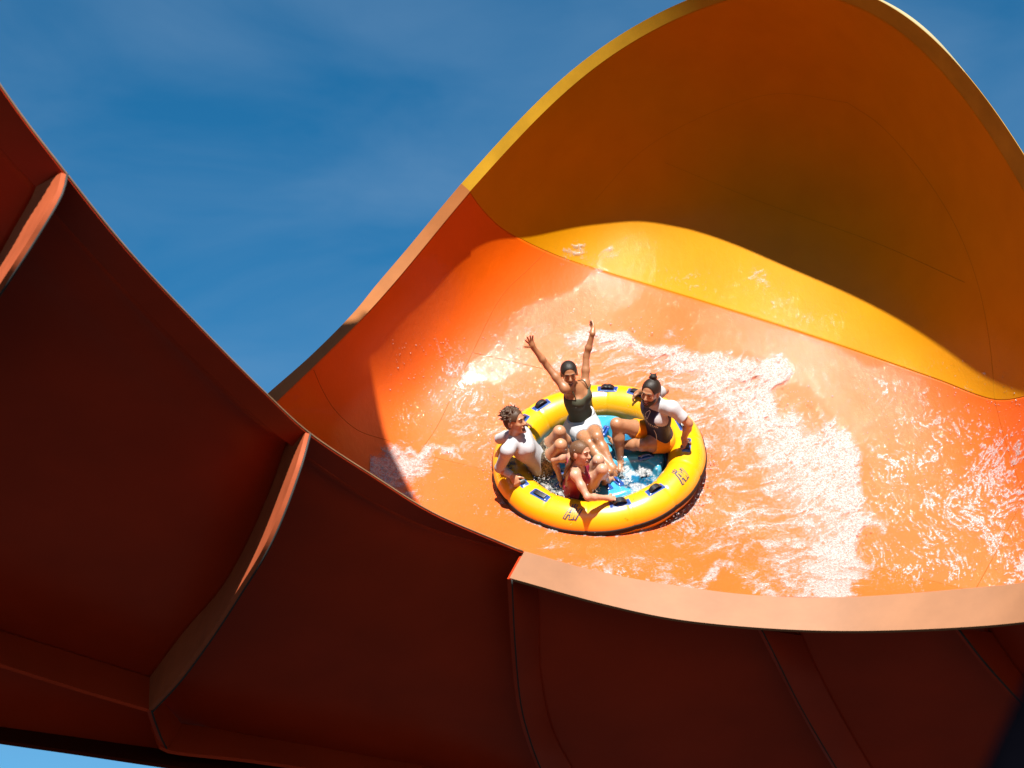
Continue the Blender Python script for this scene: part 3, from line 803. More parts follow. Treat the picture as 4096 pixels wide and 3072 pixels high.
def limbs(s, J, f, fem):
    for a in 'rl':
        S1, E_, W_ = J[a + 's'], J[a + 'e'], J[a + 'w']
        q = .88 if fem else 1.0
        s.cone(S1, .051 * f * q, S1 * .5 + E_ * .5, .047 * f * q, .03); s.cone(S1 * .5 + E_ * .5, .047 * f * q, E_, .037 * f * q, .02)
        s.cone(E_, .038 * f * q, E_ * .65 + W_ * .35, .040 * f * q, .02); s.cone(E_ * .65 + W_ * .35, .040 * f * q, W_, .026 * q, .02)
        H_, K_, A_ = J[a + 'h'], J[a + 'k'], J[a + 'a']
        m = H_ * .5 + K_ * .5
        s.cone(H_, .088 * f, m, .076 * f, .04); s.cone(m, .076 * f, K_, .055 * f, .03)
        kd = unit(K_ - (H_ + A_) / 2); s.ell(K_ + kd * .006, np.full(3, .052 * f), None, .02)      # knee cap
        c = K_ * .66 + A_ * .34 - kd * .012
        s.cone(K_, .050 * f, c, .053 * f, .03); s.cone(c, .053 * f, A_, .033 * f, .03)
        T_ = J[a + 't']; dn = unit(T_ - A_)
        sh = unit(A_ - K_); heel = A_ + sh * .045 - dn * .03
        s.cone(A_, .034, heel, .030, .02); s.cone(A_ + sh * .012, .036, T_, .026, .025)
        tw = unit(np.cross(dn, sh))
        for i in range(5): s.cone(T_ + tw * (i - 2) * .017 - dn * .01, .013, T_ + tw * (i - 2) * .019 + dn * (.028 - abs(i - (1 if a == 'r' else 3)) * .004), .010, .008)
def head(s, J, z=1.0, jaw=1.0, open_=1.0):
    c = J['head']; L, F, U = J['HF']; ax = np.stack([L, F, U]); q = lambda x, y, w: c + (L * x + F * y + U * w) * z
    s.cone(J['neck'] - U * .02, .054 * (1 if jaw > .95 else .86), c - U * .05 - F * .012, .052 * (1 if jaw > .95 else .86), .03)
    s.ell(q(0, -.008, .034), np.array([.075, .094, .084]) * z, ax, .02)
    s.ell(q(0, .022, -.032), np.array([.060 * jaw, .064, .074]) * z, ax, .03)
    s.ell(q(0, .058, -.088), np.array([.026 * jaw, .022, .020]) * z, ax, .03)
    for sd in (-1, 1):
        s.ell(q(sd * .034, .062, -.022), np.array([.022, .020, .020]) * z, ax, .02)
        s.ell(q(sd * .030, .090, .012), np.array([.016, .011, .010]) * z, ax, .010, True)
        s.ell(q(sd * .030, .076, .010), np.array([.0125, .0115, .0105]) * z, ax, .004)
        s.ell(q(sd * .076, -.006, -.004), np.array([.010, .020, .032]) * z, ax, .008)
    s.ell(q(0, .080, .028), np.array([.046, .014, .010]) * z, ax, .014)
    s.cone(q(0, .084, .010), .008 * z, q(0, .106, -.024), .0125 * z, .012)
    for sd in (-1, 1): s.ell(q(sd * .011, .096, -.027), np.array([.008, .009, .007]) * z, ax, .006)
    s.ell(q(0, .082, -.052), np.array([.027, .012, .007]) * z, ax, .008)
    s.ell(q(0, .080, -.052 - .020 * (1 + open_)), np.array([.022, .012, .008]) * z, ax, .008)
    s.ell(q(0, .094, -.052 - .010 * (1 + open_)), np.array([.024, .024, .007 + .008 * open_]) * z, ax, .005, True)
def blob(name, c, r, ax, m, par, n=14):
    u, v = np.meshgrid(np.linspace(0, 2 * math.pi, n, endpoint=False), np.linspace(.02, math.pi - .02, n // 2 + 2), indexing='ij')
    p = np.stack([np.sin(v) * np.cos(u) * r[0], np.sin(v) * np.sin(u) * r[1], np.cos(v) * r[2]], -1) @ np.asarray(ax) + c
    return fastmesh(name, p.reshape(-1, 3), gridfaces(n, n // 2 + 2, True), m, par)
M_EYE = mat('eye_white', (.24, .23, .22), .2, .5, coat=.5); M_IRIS = mat('iris', (.012, .008, .006), .15, .5)
M_MOUTH = mat('mouth_inside', (.03, .004, .004), .5); M_TEETH = mat('teeth', (.30, .29, .27), .25, .5)
M_LIP = mat('lips', (.14, .035, .028), .35, .5)
def face_bits(J, par, hairmat, z=1.0, open_=1.0, squint=.55, lip=M_LIP):
    c = J['head']; L, F, U = J['HF']; ax = np.stack([L, F, U]); q = lambda x, y, w: c + (L * x + F * y + U * w) * z
    for sd in (-1, 1):
        e = blob('eye', q(sd * .030, .0815, .010), np.array([.0105, .008, .0075 * squint]) * z, ax, M_EYE, par)
        blob('iris', q(sd * .030, .0865, .0095), np.array([.0052, .0045, .0058 * squint]) * z, ax, M_IRIS, e)
        pts = [q(sd * x, y, w) for x, y, w in ((.012, .0945, .026), (.022, .0945, .0315), (.034, .0895, .033), (.047, .0765, .026))]
        tube('eyebrow', crv(pts, 10), np.array([.0035, .0042, .0045, .0045, .0042, .004, .0036, .0032, .0026, .0018]) * z, hairmat, par, 6)
        lid = [q(sd * x, y, w) for x, y, w in ((.018, .088, .0095), (.025, .0905, .0145), (.034, .088, .0145), (.043, .081, .010))]
        tube('eyelash', crv(lid, 8), .0016 * z, hairmat, par, 5)
    yl = -.052 - .010 * (1 + open_)
    mo = blob('mouth', q(0, .079, yl), np.array([.023, .012, .008 + .008 * open_]) * z, ax, M_MOUTH, par)
    # teeth: a shallow arc under the upper lip
    v = []
    for t in np.linspace(-1, 1, 9):
        for w in (0, -.0085): v.append(q(t * .0185, .0925 - .010 * t * t, -.0565 + w * (1 - .35 * t * t) + .003 * t * t))
    mesh('teeth', v, gridfaces(9, 2), M_TEETH, mo)
    up_ = [q(x, .0925 - 14 * x * x, w) for x, w in ((-.027, -.056), (-.016, -.0525), (0, -.0525), (.016, -.0525), (.027, -.056))]
    lo_ = [q(x, .0905 - 14 * x * x, w - .020 * (1 + open_) + .0) for x, w in ((-.026, -.036 - .0), (-.014, -.0505), (0, -.0535), (.014, -.0505), (.026, -.036))]
    tube('lips', crv(up_, 12), np.array([.001, .0028, .0036, .004, .0038, .0036, .0036, .0038, .004, .0036, .0028, .001]) * z, lip, mo, 6)
    tube('lips', crv(lo_, 12), np.array([.001, .0028, .004, .0046, .005, .005, .005, .005, .0046, .004, .0028, .001]) * z, lip, mo, 6)
def skin(name, c, rough=.42):
    return mat(name, c, rough, .5, coat=.06, coat_rough=.2, noise=.10, nscale=9, bump=.06, bscale=120, sss=.12)
def hairm(name, c):
    m, nt, b = newmat(name); b.inputs['Roughness'].default_value = .5; b.inputs['Specular IOR Level'].default_value = .25
    tc = nd(nt, 'ShaderNodeTexCoord'); mp = nd(nt, 'ShaderNodeMapping'); mp.inputs['Scale'].default_value = (260, 30, 60)
    n = nd(nt, 'ShaderNodeTexNoise', Scale=1.0, Detail=4.0); nt.links.new(tc.outputs['Object'], mp.inputs['Vector']); nt.links.new(mp.outputs['Vector'], n.inputs['Vector'])
    r = nd(nt, 'ShaderNodeValToRGB'); r.color_ramp.elements[0].color = (*[x * .5 for x in c], 1); r.color_ramp.elements[1].color = (*[x * 1.7 for x in c], 1)
    nt.links.new(n.outputs['Fac'], r.inputs['Fac']); nt.links.new(r.outputs['Color'], b.inputs['Base Color'])
    bp = nd(nt, 'ShaderNodeBump', Strength=.6, Distance=.004); nt.links.new(n.outputs['Fac'], bp.inputs['Height']); nt.links.new(bp.outputs['Normal'], b.inputs['Normal'])
    return m
def cloth(name, c, rough=.7, b=.25, scale=26):
    return mat(name, c, rough, .3, noise=.06, nscale=14, bump=b, bscale=scale)
def cap_hair(J, z, grow, line, m, par, extra=None, k=.012):
    """hair over the skull, hairline at height `line` on the forehead"""
    c = J['head']; L, F, U = J['HF']; ax = np.stack([L, F, U]); q = lambda x, y, w: c + (L * x + F * y + U * w) * z
    s = SDF(.0034, k); grow = grow * .7
    s.ell(q(0, -.012, .036), np.array([.076 + grow, .096 + grow, .086 + grow]) * z, ax)
    s.ell(q(0, -.045, -.01), np.array([.066 + grow * .7, .055 + grow * .7, .07]) * z, ax, .03)
    s.ell(q(0, .085, line - .075), np.array([.062, .075, .08]) * z, ax, .008, True)       # face opening
    for sd in (-1, 1): s.ell(q(sd * .078, .03, -.03), np.array([.03, .055, .055]) * z, ax, .008, True)
    s.ell(q(0, .03, -.13), np.array([.12, .075, .07]) * z, ax, .01, True)
    if extra: extra(s, q, ax)
    return sdf_obj('hair', s, m, par, 1)
def person(label, hip):
    o = empty('person', c2w(hip)); tag(o, label, 'person', 'four riders in the yellow raft'); return o
WHITE = (.30, .30, .315)
# ---------------------------------------------------------------- woman with raised arms
J = {}
J['hip'] = JZ(748, 772, .33); J['neck'] = child(J['hip'], 690, 512, .46, -1)
J['rs'] = child(J['neck'], 628, 530, .155, -1); J['ls'] = child(J['neck'], 768, 503, .155, 1)
J['re'] = child(J['rs'], 503, 372, .27, -1); J['rw'] = child(J['re'], 408, 245, .23, -1)
J['le'] = child(J['ls'], 778, 302, .27, -1); J['lw'] = child(J['le'], 822, 142, .235, -1)
J['rh'] = JZ(690, 800, .32); J['lh'] = JZ(806, 783, .32)
J['ra'] = JZ(935, 1108, .31); J['la'] = JZ(962, 1085, .30)
J['rk'] = mid(J['rh'], J['ra'], 800, 915, .40, .38); J['lk'] = mid(J['lh'], J['la'], 853, 868, .40, .38)
J['rt'] = JZ(958, 1140, .27); J['lt'] = JZ(985, 1112, .27)
up = unit(J['neck'] - J['hip']); Lx = unit((J['ls'] - J['rs']) - ((J['ls'] - J['rs']) @ up) * up); J['T'] = (Lx, np.cross(up, Lx) * 1.0, up)
if J['T'][1][2] < 0: J['T'] = (Lx, -J['T'][1], up)
J['HF'] = frame((.10, -.42, .90), (-.10, .95, .3))
J['head'] = child(J['neck'], 657, 428, .155, -1)
pw = person('woman in a dark tank top and white shorts raising both arms high', J['hip'])
SK = skin('brown_skin', SKIN_W1)
s = SDF(.0048); torso_prims(s, J, .96, 0, True); limbs(s, J, .93, True); head(s, J, 1.0, .90, .5)
hand(s, J['rw'], unit(child(J['rw'], 385, 195, .09, -1) - J['rw']), np.array([.45, -.2, .85]), (3, 8, 8), .92, .30, -1)
hand(s, J['lw'], unit(child(J['lw'], 822, 88, .10, 1) - J['lw']), np.array([-.9, .1, .2]), (10, 12, 10), .95, .16, -1)
sdf_obj('body', s, SK, pw)
HB = hairm('black_hair', (.010, .007, .006)); face_bits(J, pw, HB, 1.0, .5, .35)
def ex(s, q, ax): s.ell(q(0, -.105, .02), (.03, .03, .035), ax, .02)
cap_hair(J, 1.0, .006, .072, HB, pw, ex)
# tank top: scoop front, thin straps
L, F, U = J['T']; ln = np.linalg.norm(J['neck'] - J['hip'])
s = SDF(.0048); torso_prims(s, J, .96, .007, True)
s.plane(J['hip'] + up * (ln * .83) + F * 0, up); s.plane(J['hip'] + up * .02, -up)
s.ell(J['hip'] + up * ln * .90 + F * .10, (.085, .08, .055), np.stack([L, F, U]), .01, True)
o_top = sdf_obj('tank_top', s, cloth('olive_fabric', (.034, .036, .021), .75), pw)
for sd, sh in ((-1, 'rs'), (1, 'ls')):
    a = J['hip'] + up * ln * .80 + L * sd * .10 + F * .085; b = J['neck'] + up * -.01 + L * sd * .09 + F * .045
    c_ = J['neck'] - up * .03 + L * sd * .08 - F * .07
    tube('shoulder_strap', crv([a, (a + b) / 2 + F * .018, b + up * .03, c_], 16), .0055, o_top.data.materials[0], pw, 6)
s = SDF(.0048, .03); ax = np.stack([L, F, U])
s.ell(J['hip'] + up * .03, np.array([.170, .125, .125]), ax, .04, False, [(J['hip'] + up * .10, up)])
for a in 'rl':
    h_, k_ = J[a + 'h'], J[a + 'k']; flat(s, h_, .102, h_ * .40 + k_ * .60, .084)
sdf_obj('shorts', s, cloth('white_shorts_cotton', WHITE, .8, .5, 18), pw)
s = SDF(.0048, .02); s.ell(J['hip'] + up * .06, np.array([.166, .121, .14]), ax, .04); s.plane(J['hip'] + up * .105, up); s.plane(J['hip'] + up * .06, -up)
sdf_obj('waistband', s, cloth('white_band', WHITE, .8), pw)

# ---------------------------------------------------------------- bearded man in the navy shirt
J = {}
J['hip'] = JZ(1290, 865, .33); J['neck'] = child(J['hip'], 1262, 628, .49, -1)
J['ls'] = child(J['neck'], 1375, 668, .19, -1); J['rs'] = child(J['neck'], 1235, 575, .175, 1)
J['lw'] = JZ(1460, 880, .44); J['le'] = mid(J['ls'], J['lw'], 1492, 775, .28, .25)
J['re'] = child(J['rs'], 1325, 542, .27, 1); J['rw'] = JZ(1165, 552, .43); J['re'] = mid(J['rs'], J['rw'], 1325, 545, .27, .30)
J['rh'] = JZ(1235, 838, .32); J['lh'] = JZ(1320, 905, .32)
J['ra'] = JZ(1012, 1045, .20); J['rk'] = mid(J['rh'], J['ra'], 990, 780, .44, .42)
J['lk'] = child(J['lh'], 1168, 935, .42, -1); J['lk'] = JZ(1168, 925, .38); J['la'] = JZ(1000, 925, .30)
J['rt'] = JZ(1012, 1100, .18); J['lt'] = JZ(950, 890, .28)
up = unit(J['neck'] - J['hip']); Lx = J['ls'] - J['rs']; Lx = unit(Lx - (Lx @ up) * up); Fx = np.cross(Lx, up); 
if Fx[2] < 0: Fx = -Fx
Fx = unit(Fx + np.array([-.55, 0, 0])); Fx = unit(Fx - (Fx @ up) * up); Lx = np.cross(up, Fx); J['T'] = (Lx, Fx, up)
J['HF'] = frame((-.48, -.42, .76), (.16, .93, .3))
J['head'] = child(J['neck'], 1226, 558, .165, -1)
pm = person('bearded man with a bun, navy and white shirt and orange shorts', J['hip'])
SK = skin('tan_skin', SKIN_M2)
s = SDF(.0050); torso_prims(s, J, 1.04); limbs(s, J, 1.03, False); head(s, J, 1.06, 1.0, .35)
hand(s, J['lw'], unit(JZ(1470, 925, .39) - J['lw']), unit(np.array([-.2, -.6, -.5])), (45, 60, 45), 1.05, .0, 1)
hand(s, J['rw'], unit(JZ(1118, 560, .385) - J['rw']), -N_, (40, 55, 45), 1.05, .0, 1)
sdf_obj('body', s, SK, pm)
HB2 = hairm('dark_brown_hair', (.012, .008, .006)); face_bits(J, pm, HB2, 1.06, .35, .5)
def ex(s, q, ax):
    r_ = np.random.default_rng(5)
    s.ell(q(0, -.035, .138), (.034, .034, .030), ax, .014)
    for i in range(16):
        d = unit(r_.normal(size=3)); b0 = q(0, -.035, .142); s.cone(b0 + d * .022, .010, b0 + d * .040 + r_.normal(size=3) * .006, .005, .008)
cap_hair(J, 1.06, .008, .078, HB2, pm, ex)
# beard
c = J['head']; L, F, U = J['HF']; axh = np.stack([L, F, U]); q = lambda x, y, w: c + (L * x + F * y + U * w) * 1.06
s = SDF(.0042, .012)
s.ell(q(0, .026, -.042), np.array([.0655, .066, .076]) * 1.06, axh, .02); s.ell(q(0, .062, -.092), np.array([.034, .030, .028]) * 1.06, axh, .02)
s.plane(q(0, .0, -.030), unit(U * .85 - F * -.15)); s.plane(q(0, -.012, 0), -F)
s.ell(q(0, .10, -.060), np.array([.021, .03, .010]) * 1.06, axh, .004, True)
s.ell(q(0, .10, -.020), np.array([.030, .05, .018]) * 1.06, axh, .006, True)
sdf_obj('beard', s, HB2, pm)
# shirt: navy body, white yoke and short sleeves
L, F, U = J['T']; ln = np.linalg.norm(J['neck'] - J['hip']); axt = np.stack([L, F, U])
s = SDF(.0048); torso_prims(s, J, 1.05, .010)
s.plane(J['hip'] + up * .0, -up)
for a in 'rl': flat(s, J[a + 's'], .066, J[a + 's'] * .30 + J[a + 'e'] * .70, .060, .04)
flat(s, J['neck'] - up * .03, .066, J['neck'] * .62 + (J['head'] - J['HF'][2] * .05) * .38, .060, .025)
v, qd = s.mesh(2)
M_NAVYS = cloth('navy_fabric', (.012, .010, .030), .6); M_WS = cloth('white_rash_fabric', WHITE, .7, .35, 16)
o = fastmesh('shirt', v, qd, [M_NAVYS, M_WS], pm)
fc = v[qd].mean(1); sh = (fc - J['hip']) @ up / ln; lat = (fc - J['hip']) @ L; fr = (fc - J['hip']) @ F
def segd(p, a, b):
    t = np.clip(((p - a) @ (b - a)) / ((b - a) @ (b - a)), -.02, 1.2); return np.linalg.norm(p - a - t[:, None] * (b - a), axis=1)
white = ((np.abs(lat) > .118 + np.clip(.95 - sh, 0, 1) * .26) & (sh > .70)) | (sh > .98) | (segd(fc, J['ls'], J['le']) < .068) | (segd(fc, J['rs'], J['re']) < .070)
o.data.polygons.foreach_set('material_index', white.astype(np.int32)); o.data.update()
SHIRT = s
def chest_text(body, size, x0, y0, m, name, par, extrude=0):
    cu = bpy.data.curves.new(name, 'FONT'); cu.body = body; cu.size = size; cu.align_x = 'CENTER'; cu.space_character = 1.15
    ob = bpy.data.objects.new(name, cu); COL.objects.link(ob); dg = bpy.context.evaluated_depsgraph_get(); dg.update()
    me = bpy.data.meshes.new_from_object(ob.evaluated_get(dg)); bpy.data.objects.remove(ob)
    bm = bmesh.new(); bm.from_mesh(me); bmesh.ops.subdivide_edges(bm, edges=[e for e in bm.edges if e.calc_length() > size * .3], cuts=2)
    bmesh.ops.triangulate(bm, faces=bm.faces[:])
    P2 = np.array([vv.co[:] for vv in bm.verts]); fs = [[x.index for x in f.verts] for f in bm.faces]; bm.free()
    return chest_project(P2[:, 0] + x0, P2[:, 1] + y0, fs, m, name, par)
def chest_project(X, Y, fs, m, name, par, lift=.003):
    base = J['hip'] + np.outer(Y, up) + np.outer(X, L)     # seen from the front: +x to the wearer's left
    t = np.full(len(X), .30)
    for _ in range(60):
        d = sdf_eval(SHIRT, base + t[:, None] * F); t = np.clip(t - np.clip(d - lift, -.02, .05) * .7, .02, .3)
    return mesh(name, base + t[:, None] * F, fs, m, par, smooth=False)
M_PRINT = mat('pale_print', (.46, .43, .38), .6)
chest_text('ATLANTIS', .050, .05, .335, M_PRINT, 'shirt_lettering', o)
chest_text('THE PALM, DUBAI', .015, .05, .311, M_PRINT, 'shirt_lettering', o)
# arch shaped outline above the words
pts = np.array([(-.018,-.035),(-.026,-.012),(-.020,.014),(-.010,.024),(-.006,.036),(.004,.040),(.014,.032),(.022,.016),(.026,-.010),(.018,-.035),(.006,-.028),(-.004,-.028),(-.018,-.035)]) * 1.05 + np.array([.045, .425])
X = []; fs = []
for a_, b_ in zip(pts[:-1], pts[1:]):
    qq = stroke([a_, b_], .006); i0 = len(X); X += qq.tolist(); fs.append([i0, i0 + 1, i0 + 2, i0 + 3])
X = np.array(X); chest_project(X[:, 0], X[:, 1], fs, M_PRINT, 'shirt_emblem', o, .0035)
# pale side seam
X = []; fs = []
for a_, b_ in (((.125, .02), (.128, .10)), ((.128, .10), (.126, .20)), ((.126, .20), (.12, .27))):
    qq = stroke([a_, b_], .005); i0 = len(X); X += qq.tolist(); fs.append([i0, i0 + 1, i0 + 2, i0 + 3])
X = np.array(X); chest_project(X[:, 0], X[:, 1], fs, M_PRINT, 'shirt_seam', o)
s = SDF(.0050, .03); s.ell(J['hip'] + up * .02, np.array([.178, .132, .125]), axt, .04, False, [(J['hip'] + up * .055, up)])
for a in 'rl':
    h_, k_ = J[a + 'h'], J[a + 'k']; flat(s, h_, .108, h_ * .48 + k_ * .52, .096)
sdf_obj('shorts', s, cloth('orange_swim_fabric', (.60, .205, .003), .6, .5, 18), pm)

# ---------------------------------------------------------------- shouting man in white
J = {}
J['hip'] = JZ(455, 1050, .31); J['neck'] = child(J['hip'], 272, 868, .50, -1)
J['rs'] = child(J['neck'], 228, 965, .185, -1); J['ls'] = child(J['neck'], 250, 868, .17, 1)
J['rw'] = JZ(262, 1140, .44); J['re'] = mid(J['rs'], J['rw'], 172, 1085, .29, .25)
J['lw'] = JZ(318, 785, .43); J['le'] = mid(J['ls'], J['lw'], 172, 882, .28, .30)
J['rh'] = JZ(478, 1082, .30); J['lh'] = JZ(478, 1010, .30)
J['ra'] = JZ(690, 1105, .28); J['la'] = JZ(700, 990, .28)
J['rk'] = mid(J['rh'], J['ra'], 598, 925, .43, .42); J['lk'] = mid(J['lh'], J['la'], 590, 832, .43, .42)
J['rt'] = JZ(735, 1120, .25); J['lt'] = JZ(745, 1000, .25)
up = unit(J['neck'] - J['hip']); Lx = J['ls'] - J['rs']; Lx = unit(Lx - (Lx @ up) * up); Fx = np.cross(Lx, up)
if Fx[0] < 0: Fx = -Fx
J['T'] = (Lx, Fx, up)
J['HF'] = frame((.83, .02, .55), (-.22, .93, .25))
J['head'] = child(J['neck'], 278, 762, .165, -1)
pn_ = person('shouting dark-haired man in a tight white long-sleeved top', J['hip'])
SK = skin('light_tan_skin', SKIN_M1)
s = SDF(.0050); torso_prims(s, J, 1.0); limbs(s, J, .98, False); head(s, J, 1.03, .97, 1.5)
hand(s, J['rw'], unit(JZ(292, 1190, .39) - J['rw']), unit(np.array([.3, -.6, -.4])), (45, 60, 45), 1.0, 0, 1)
hand(s, J['lw'], unit(JZ(350, 757, .39) - J['lw']), -N_, (40, 55, 45), 1.0, 0, -1)
sdf_obj('body', s, SK, pn_)
HB3 = hairm('brown_hair', (.038, .019, .010)); face_bits(J, pn_, HB3, 1.03, 1.5, .3)
def ex(s, q, ax):
    r_ = np.random.default_rng(11)
    for i in range(190):
        a = r_.uniform(0, 2 * math.pi); e = r_.uniform(.0, 1.35)
        d = np.array([math.cos(a) * math.cos(e), math.sin(a) * math.cos(e) - .15, math.sin(e)])
        if d[1] > .35 and d[2] < .62: continue
        b0 = q(*(np.array([.076, .094, .086]) * d + np.array([0, -.012, .036])))
        dw = ax.T @ unit(d + r_.normal(size=3) * .45 + np.array([0, -.25, .15]))
        e1 = b0 + dw * r_.uniform(.012, .026); s.cone(b0, .010, e1, .0062, .006); s.cone(e1, .0062, e1 + unit(dw + ax.T @ np.array([0, -.3, -.25]) + r_.normal(size=3) * .4) * r_.uniform(.012, .026), .0026, .004)
cap_hair(J, 1.03, .008, .072, HB3, pn_, ex)
L, F, U = J['T']; axt = np.stack([L, F, U])
s = SDF(.0048); torso_prims(s, J, 1.0, .009); s.plane(J['hip'] + up * .015, -up)
for a in 'rl':
    S1, E_, W_ = J[a + 's'], J[a + 'e'], J[a + 'w']
    s.cone(S1, .061, E_, .046, .035); flat(s, E_, .047, W_ * .97 + E_ * .03, .034, .02)
flat(s, J['neck'] - up * .03, .064, J['neck'] * .6 + (J['head'] - J['HF'][2] * .05) * .4, .058, .025)
sdf_obj('long_sleeved_top', s, M_WS, pn_)
# patterned shorts
m, nt, b = newmat('patterned_shorts'); b.inputs['Roughness'].default_value = .7
tc = nd(nt, 'ShaderNodeTexCoord'); mp = nd(nt, 'ShaderNodeMapping'); mp.inputs['Rotation'].default_value = (.6, .9, .3); mp.inputs['Scale'].default_value = (1, 1, 1)
vo = nd(nt, 'ShaderNodeTexVoronoi', feature='DISTANCE_TO_EDGE', Scale=34.0, Randomness=.75)
nt.links.new(tc.outputs['Object'], mp.inputs['Vector']); nt.links.new(mp.outputs['Vector'], vo.inputs['Vector'])
r = nd(nt, 'ShaderNodeValToRGB'); r.color_ramp.interpolation = 'CONSTANT'; r.color_ramp.elements[0].color = (.17, .13, .075, 1); r.color_ramp.elements[1].position = .07; r.color_ramp.elements[1].color = (.022, .015, .008, 1)
nt.links.new(vo.outputs['Distance'], r.inputs['Fac']); nt.links.new(r.outputs['Color'], b.inputs['Base Color'])
s = SDF(.0050, .03); s.ell(J['hip'] + up * .01, np.array([.166, .122, .12]), axt, .04, False, [(J['hip'] + up * .055, up)])
for a in 'rl':
    h_, k_ = J[a + 'h'], J[a + 'k']; flat(s, h_, .102, h_ * .45 + k_ * .55, .090)
sdf_obj('shorts', s, m, pn_)

# ---------------------------------------------------------------- woman in the maroon swimsuit
J = {}
J['hip'] = JZ(690, 1235, .23)
J['neck'] = JZ(712, 1072, .66)
J['rs'] = child(J['neck'], 702, 1135, .15, -1); J['ls'] = child(J['neck'], 678, 1010, .15, 1)
J['rw'] = JZ(922, 1295, .43); J['re'] = mid(J['rs'], J['rw'], 785, 1288, .27, .24)
J['le'] = child(J['ls'], 553, 1032, .26, 1); J['lw'] = child(J['le'], 592, 1150, .21, 1)
J['rh'] = raft(-.22, -.50, .22); J['lh'] = raft(-.20, -.36, .22)
J['rk'] = JZ(888, 1098, .56); J['lk'] = JZ(862, 1032, .56)
J['ra'] = raft(.03, -.42, .28); J['la'] = raft(.0, -.27, .28)
J['rt'] = raft(.10, -.36, .255); J['lt'] = raft(.06, -.20, .255)
up = unit(J['neck'] - J['hip']); Lx = J['ls'] - J['rs']; Lx = unit(Lx - (Lx @ up) * up); Fx = np.cross(Lx, up)
if Fx[0] < 0: Fx = -Fx
J['T'] = (Lx, Fx, up)
J['HF'] = frame((.78, -.12, .60), (-.06, .96, .25))
J['head'] = child(J['neck'], 738, 985, .15, -1)
pq = person('smiling woman with a long ponytail wearing a maroon swimsuit', J['hip'])
SK = skin('fair_skin', SKIN_W2)
s = SDF(.0048); torso_prims(s, J, .92, 0, True); limbs(s, J, .90, True); head(s, J, .98, .90, .3)
hand(s, J['rw'], unit(JZ(985, 1298, .40) - J['rw']), -N_, (42, 58, 45), .95, 0, 1)
hand(s, J['lw'], unit(child(J['lw'], 608, 1200, .09, 1) - J['lw']), np.array([.8, 0, .2]), (25, 35, 30), .95, 0, 1)
sdf_obj('body', s, SK, pq)
HB4 = hairm('chestnut_hair', (.075, .036, .017)); face_bits(J, pq, HB4, .98, .3, .45)
cap_hair(J, .98, .006, .070, HB4, pq)
c = J['head']; L, F, U = J['HF']
p0 = c - F * .085 + U * .0; bk = J['neck']; T3 = J['T']
pt = [p0, child(p0, 672, 1035, .08, -1), None, None]
pt[2] = JZ(645, 1085, .66); pt[3] = JZ(617, 1150, .52)
tp = crv(pt, 24); rr_ = np.interp(np.linspace(0, 1, 24), [0, .12, .3, .7, 1], [.020, .017, .024, .018, .005])
tube('ponytail', tp, rr_, HB4, pq, 10)
L, F, U = J['T']; axt = np.stack([L, F, U]); ln = np.linalg.norm(J['neck'] - J['hip'])
s = SDF(.0045); torso_prims(s, J, .92, .006, True)
s.plane(J['hip'] + up * ln * .90, up)
s.ell(J['hip'] + up * ln * .62 - F * .12, np.array([.074, .11, .19]), axt, .01, True)     # low open back
for sd, k_ in ((-1, 'rs'), (1, 'ls')): s.ell(J[k_] + L * sd * .02 - up * .03, np.array([.042, .07, .07]), axt, .01, True)
o = sdf_obj('swimsuit', s, cloth('maroon_fabric', (.19, .008, .032), .6), pq)
for sd in (-1, 1):
    a = J['hip'] + up * ln * .84 + L * sd * .075 + F * .075; b = J['neck'] + L * sd * .075 + up * .015; c_ = J['hip'] + up * ln * .72 + L * sd * .085 - F * .085
    tube('shoulder_strap', crv([a, b + F * .02, b - F * .04, c_], 18), .011, o.data.materials[0], pq, 8)
s = SDF(.0048, .03); s.ell(J['hip'] + up * .0, np.array([.155, .115, .10]), axt, .04, False, [(J['hip'] + up * .05, up)])
for a in 'rl':
    h_, k_ = J[a + 'h'], J[a + 'k']; flat(s, h_, .094, h_ * .72 + k_ * .28, .088)
sdf_obj('swim_shorts', s, cloth('dark_green_fabric', (.014, .018, .016), .7), pq)
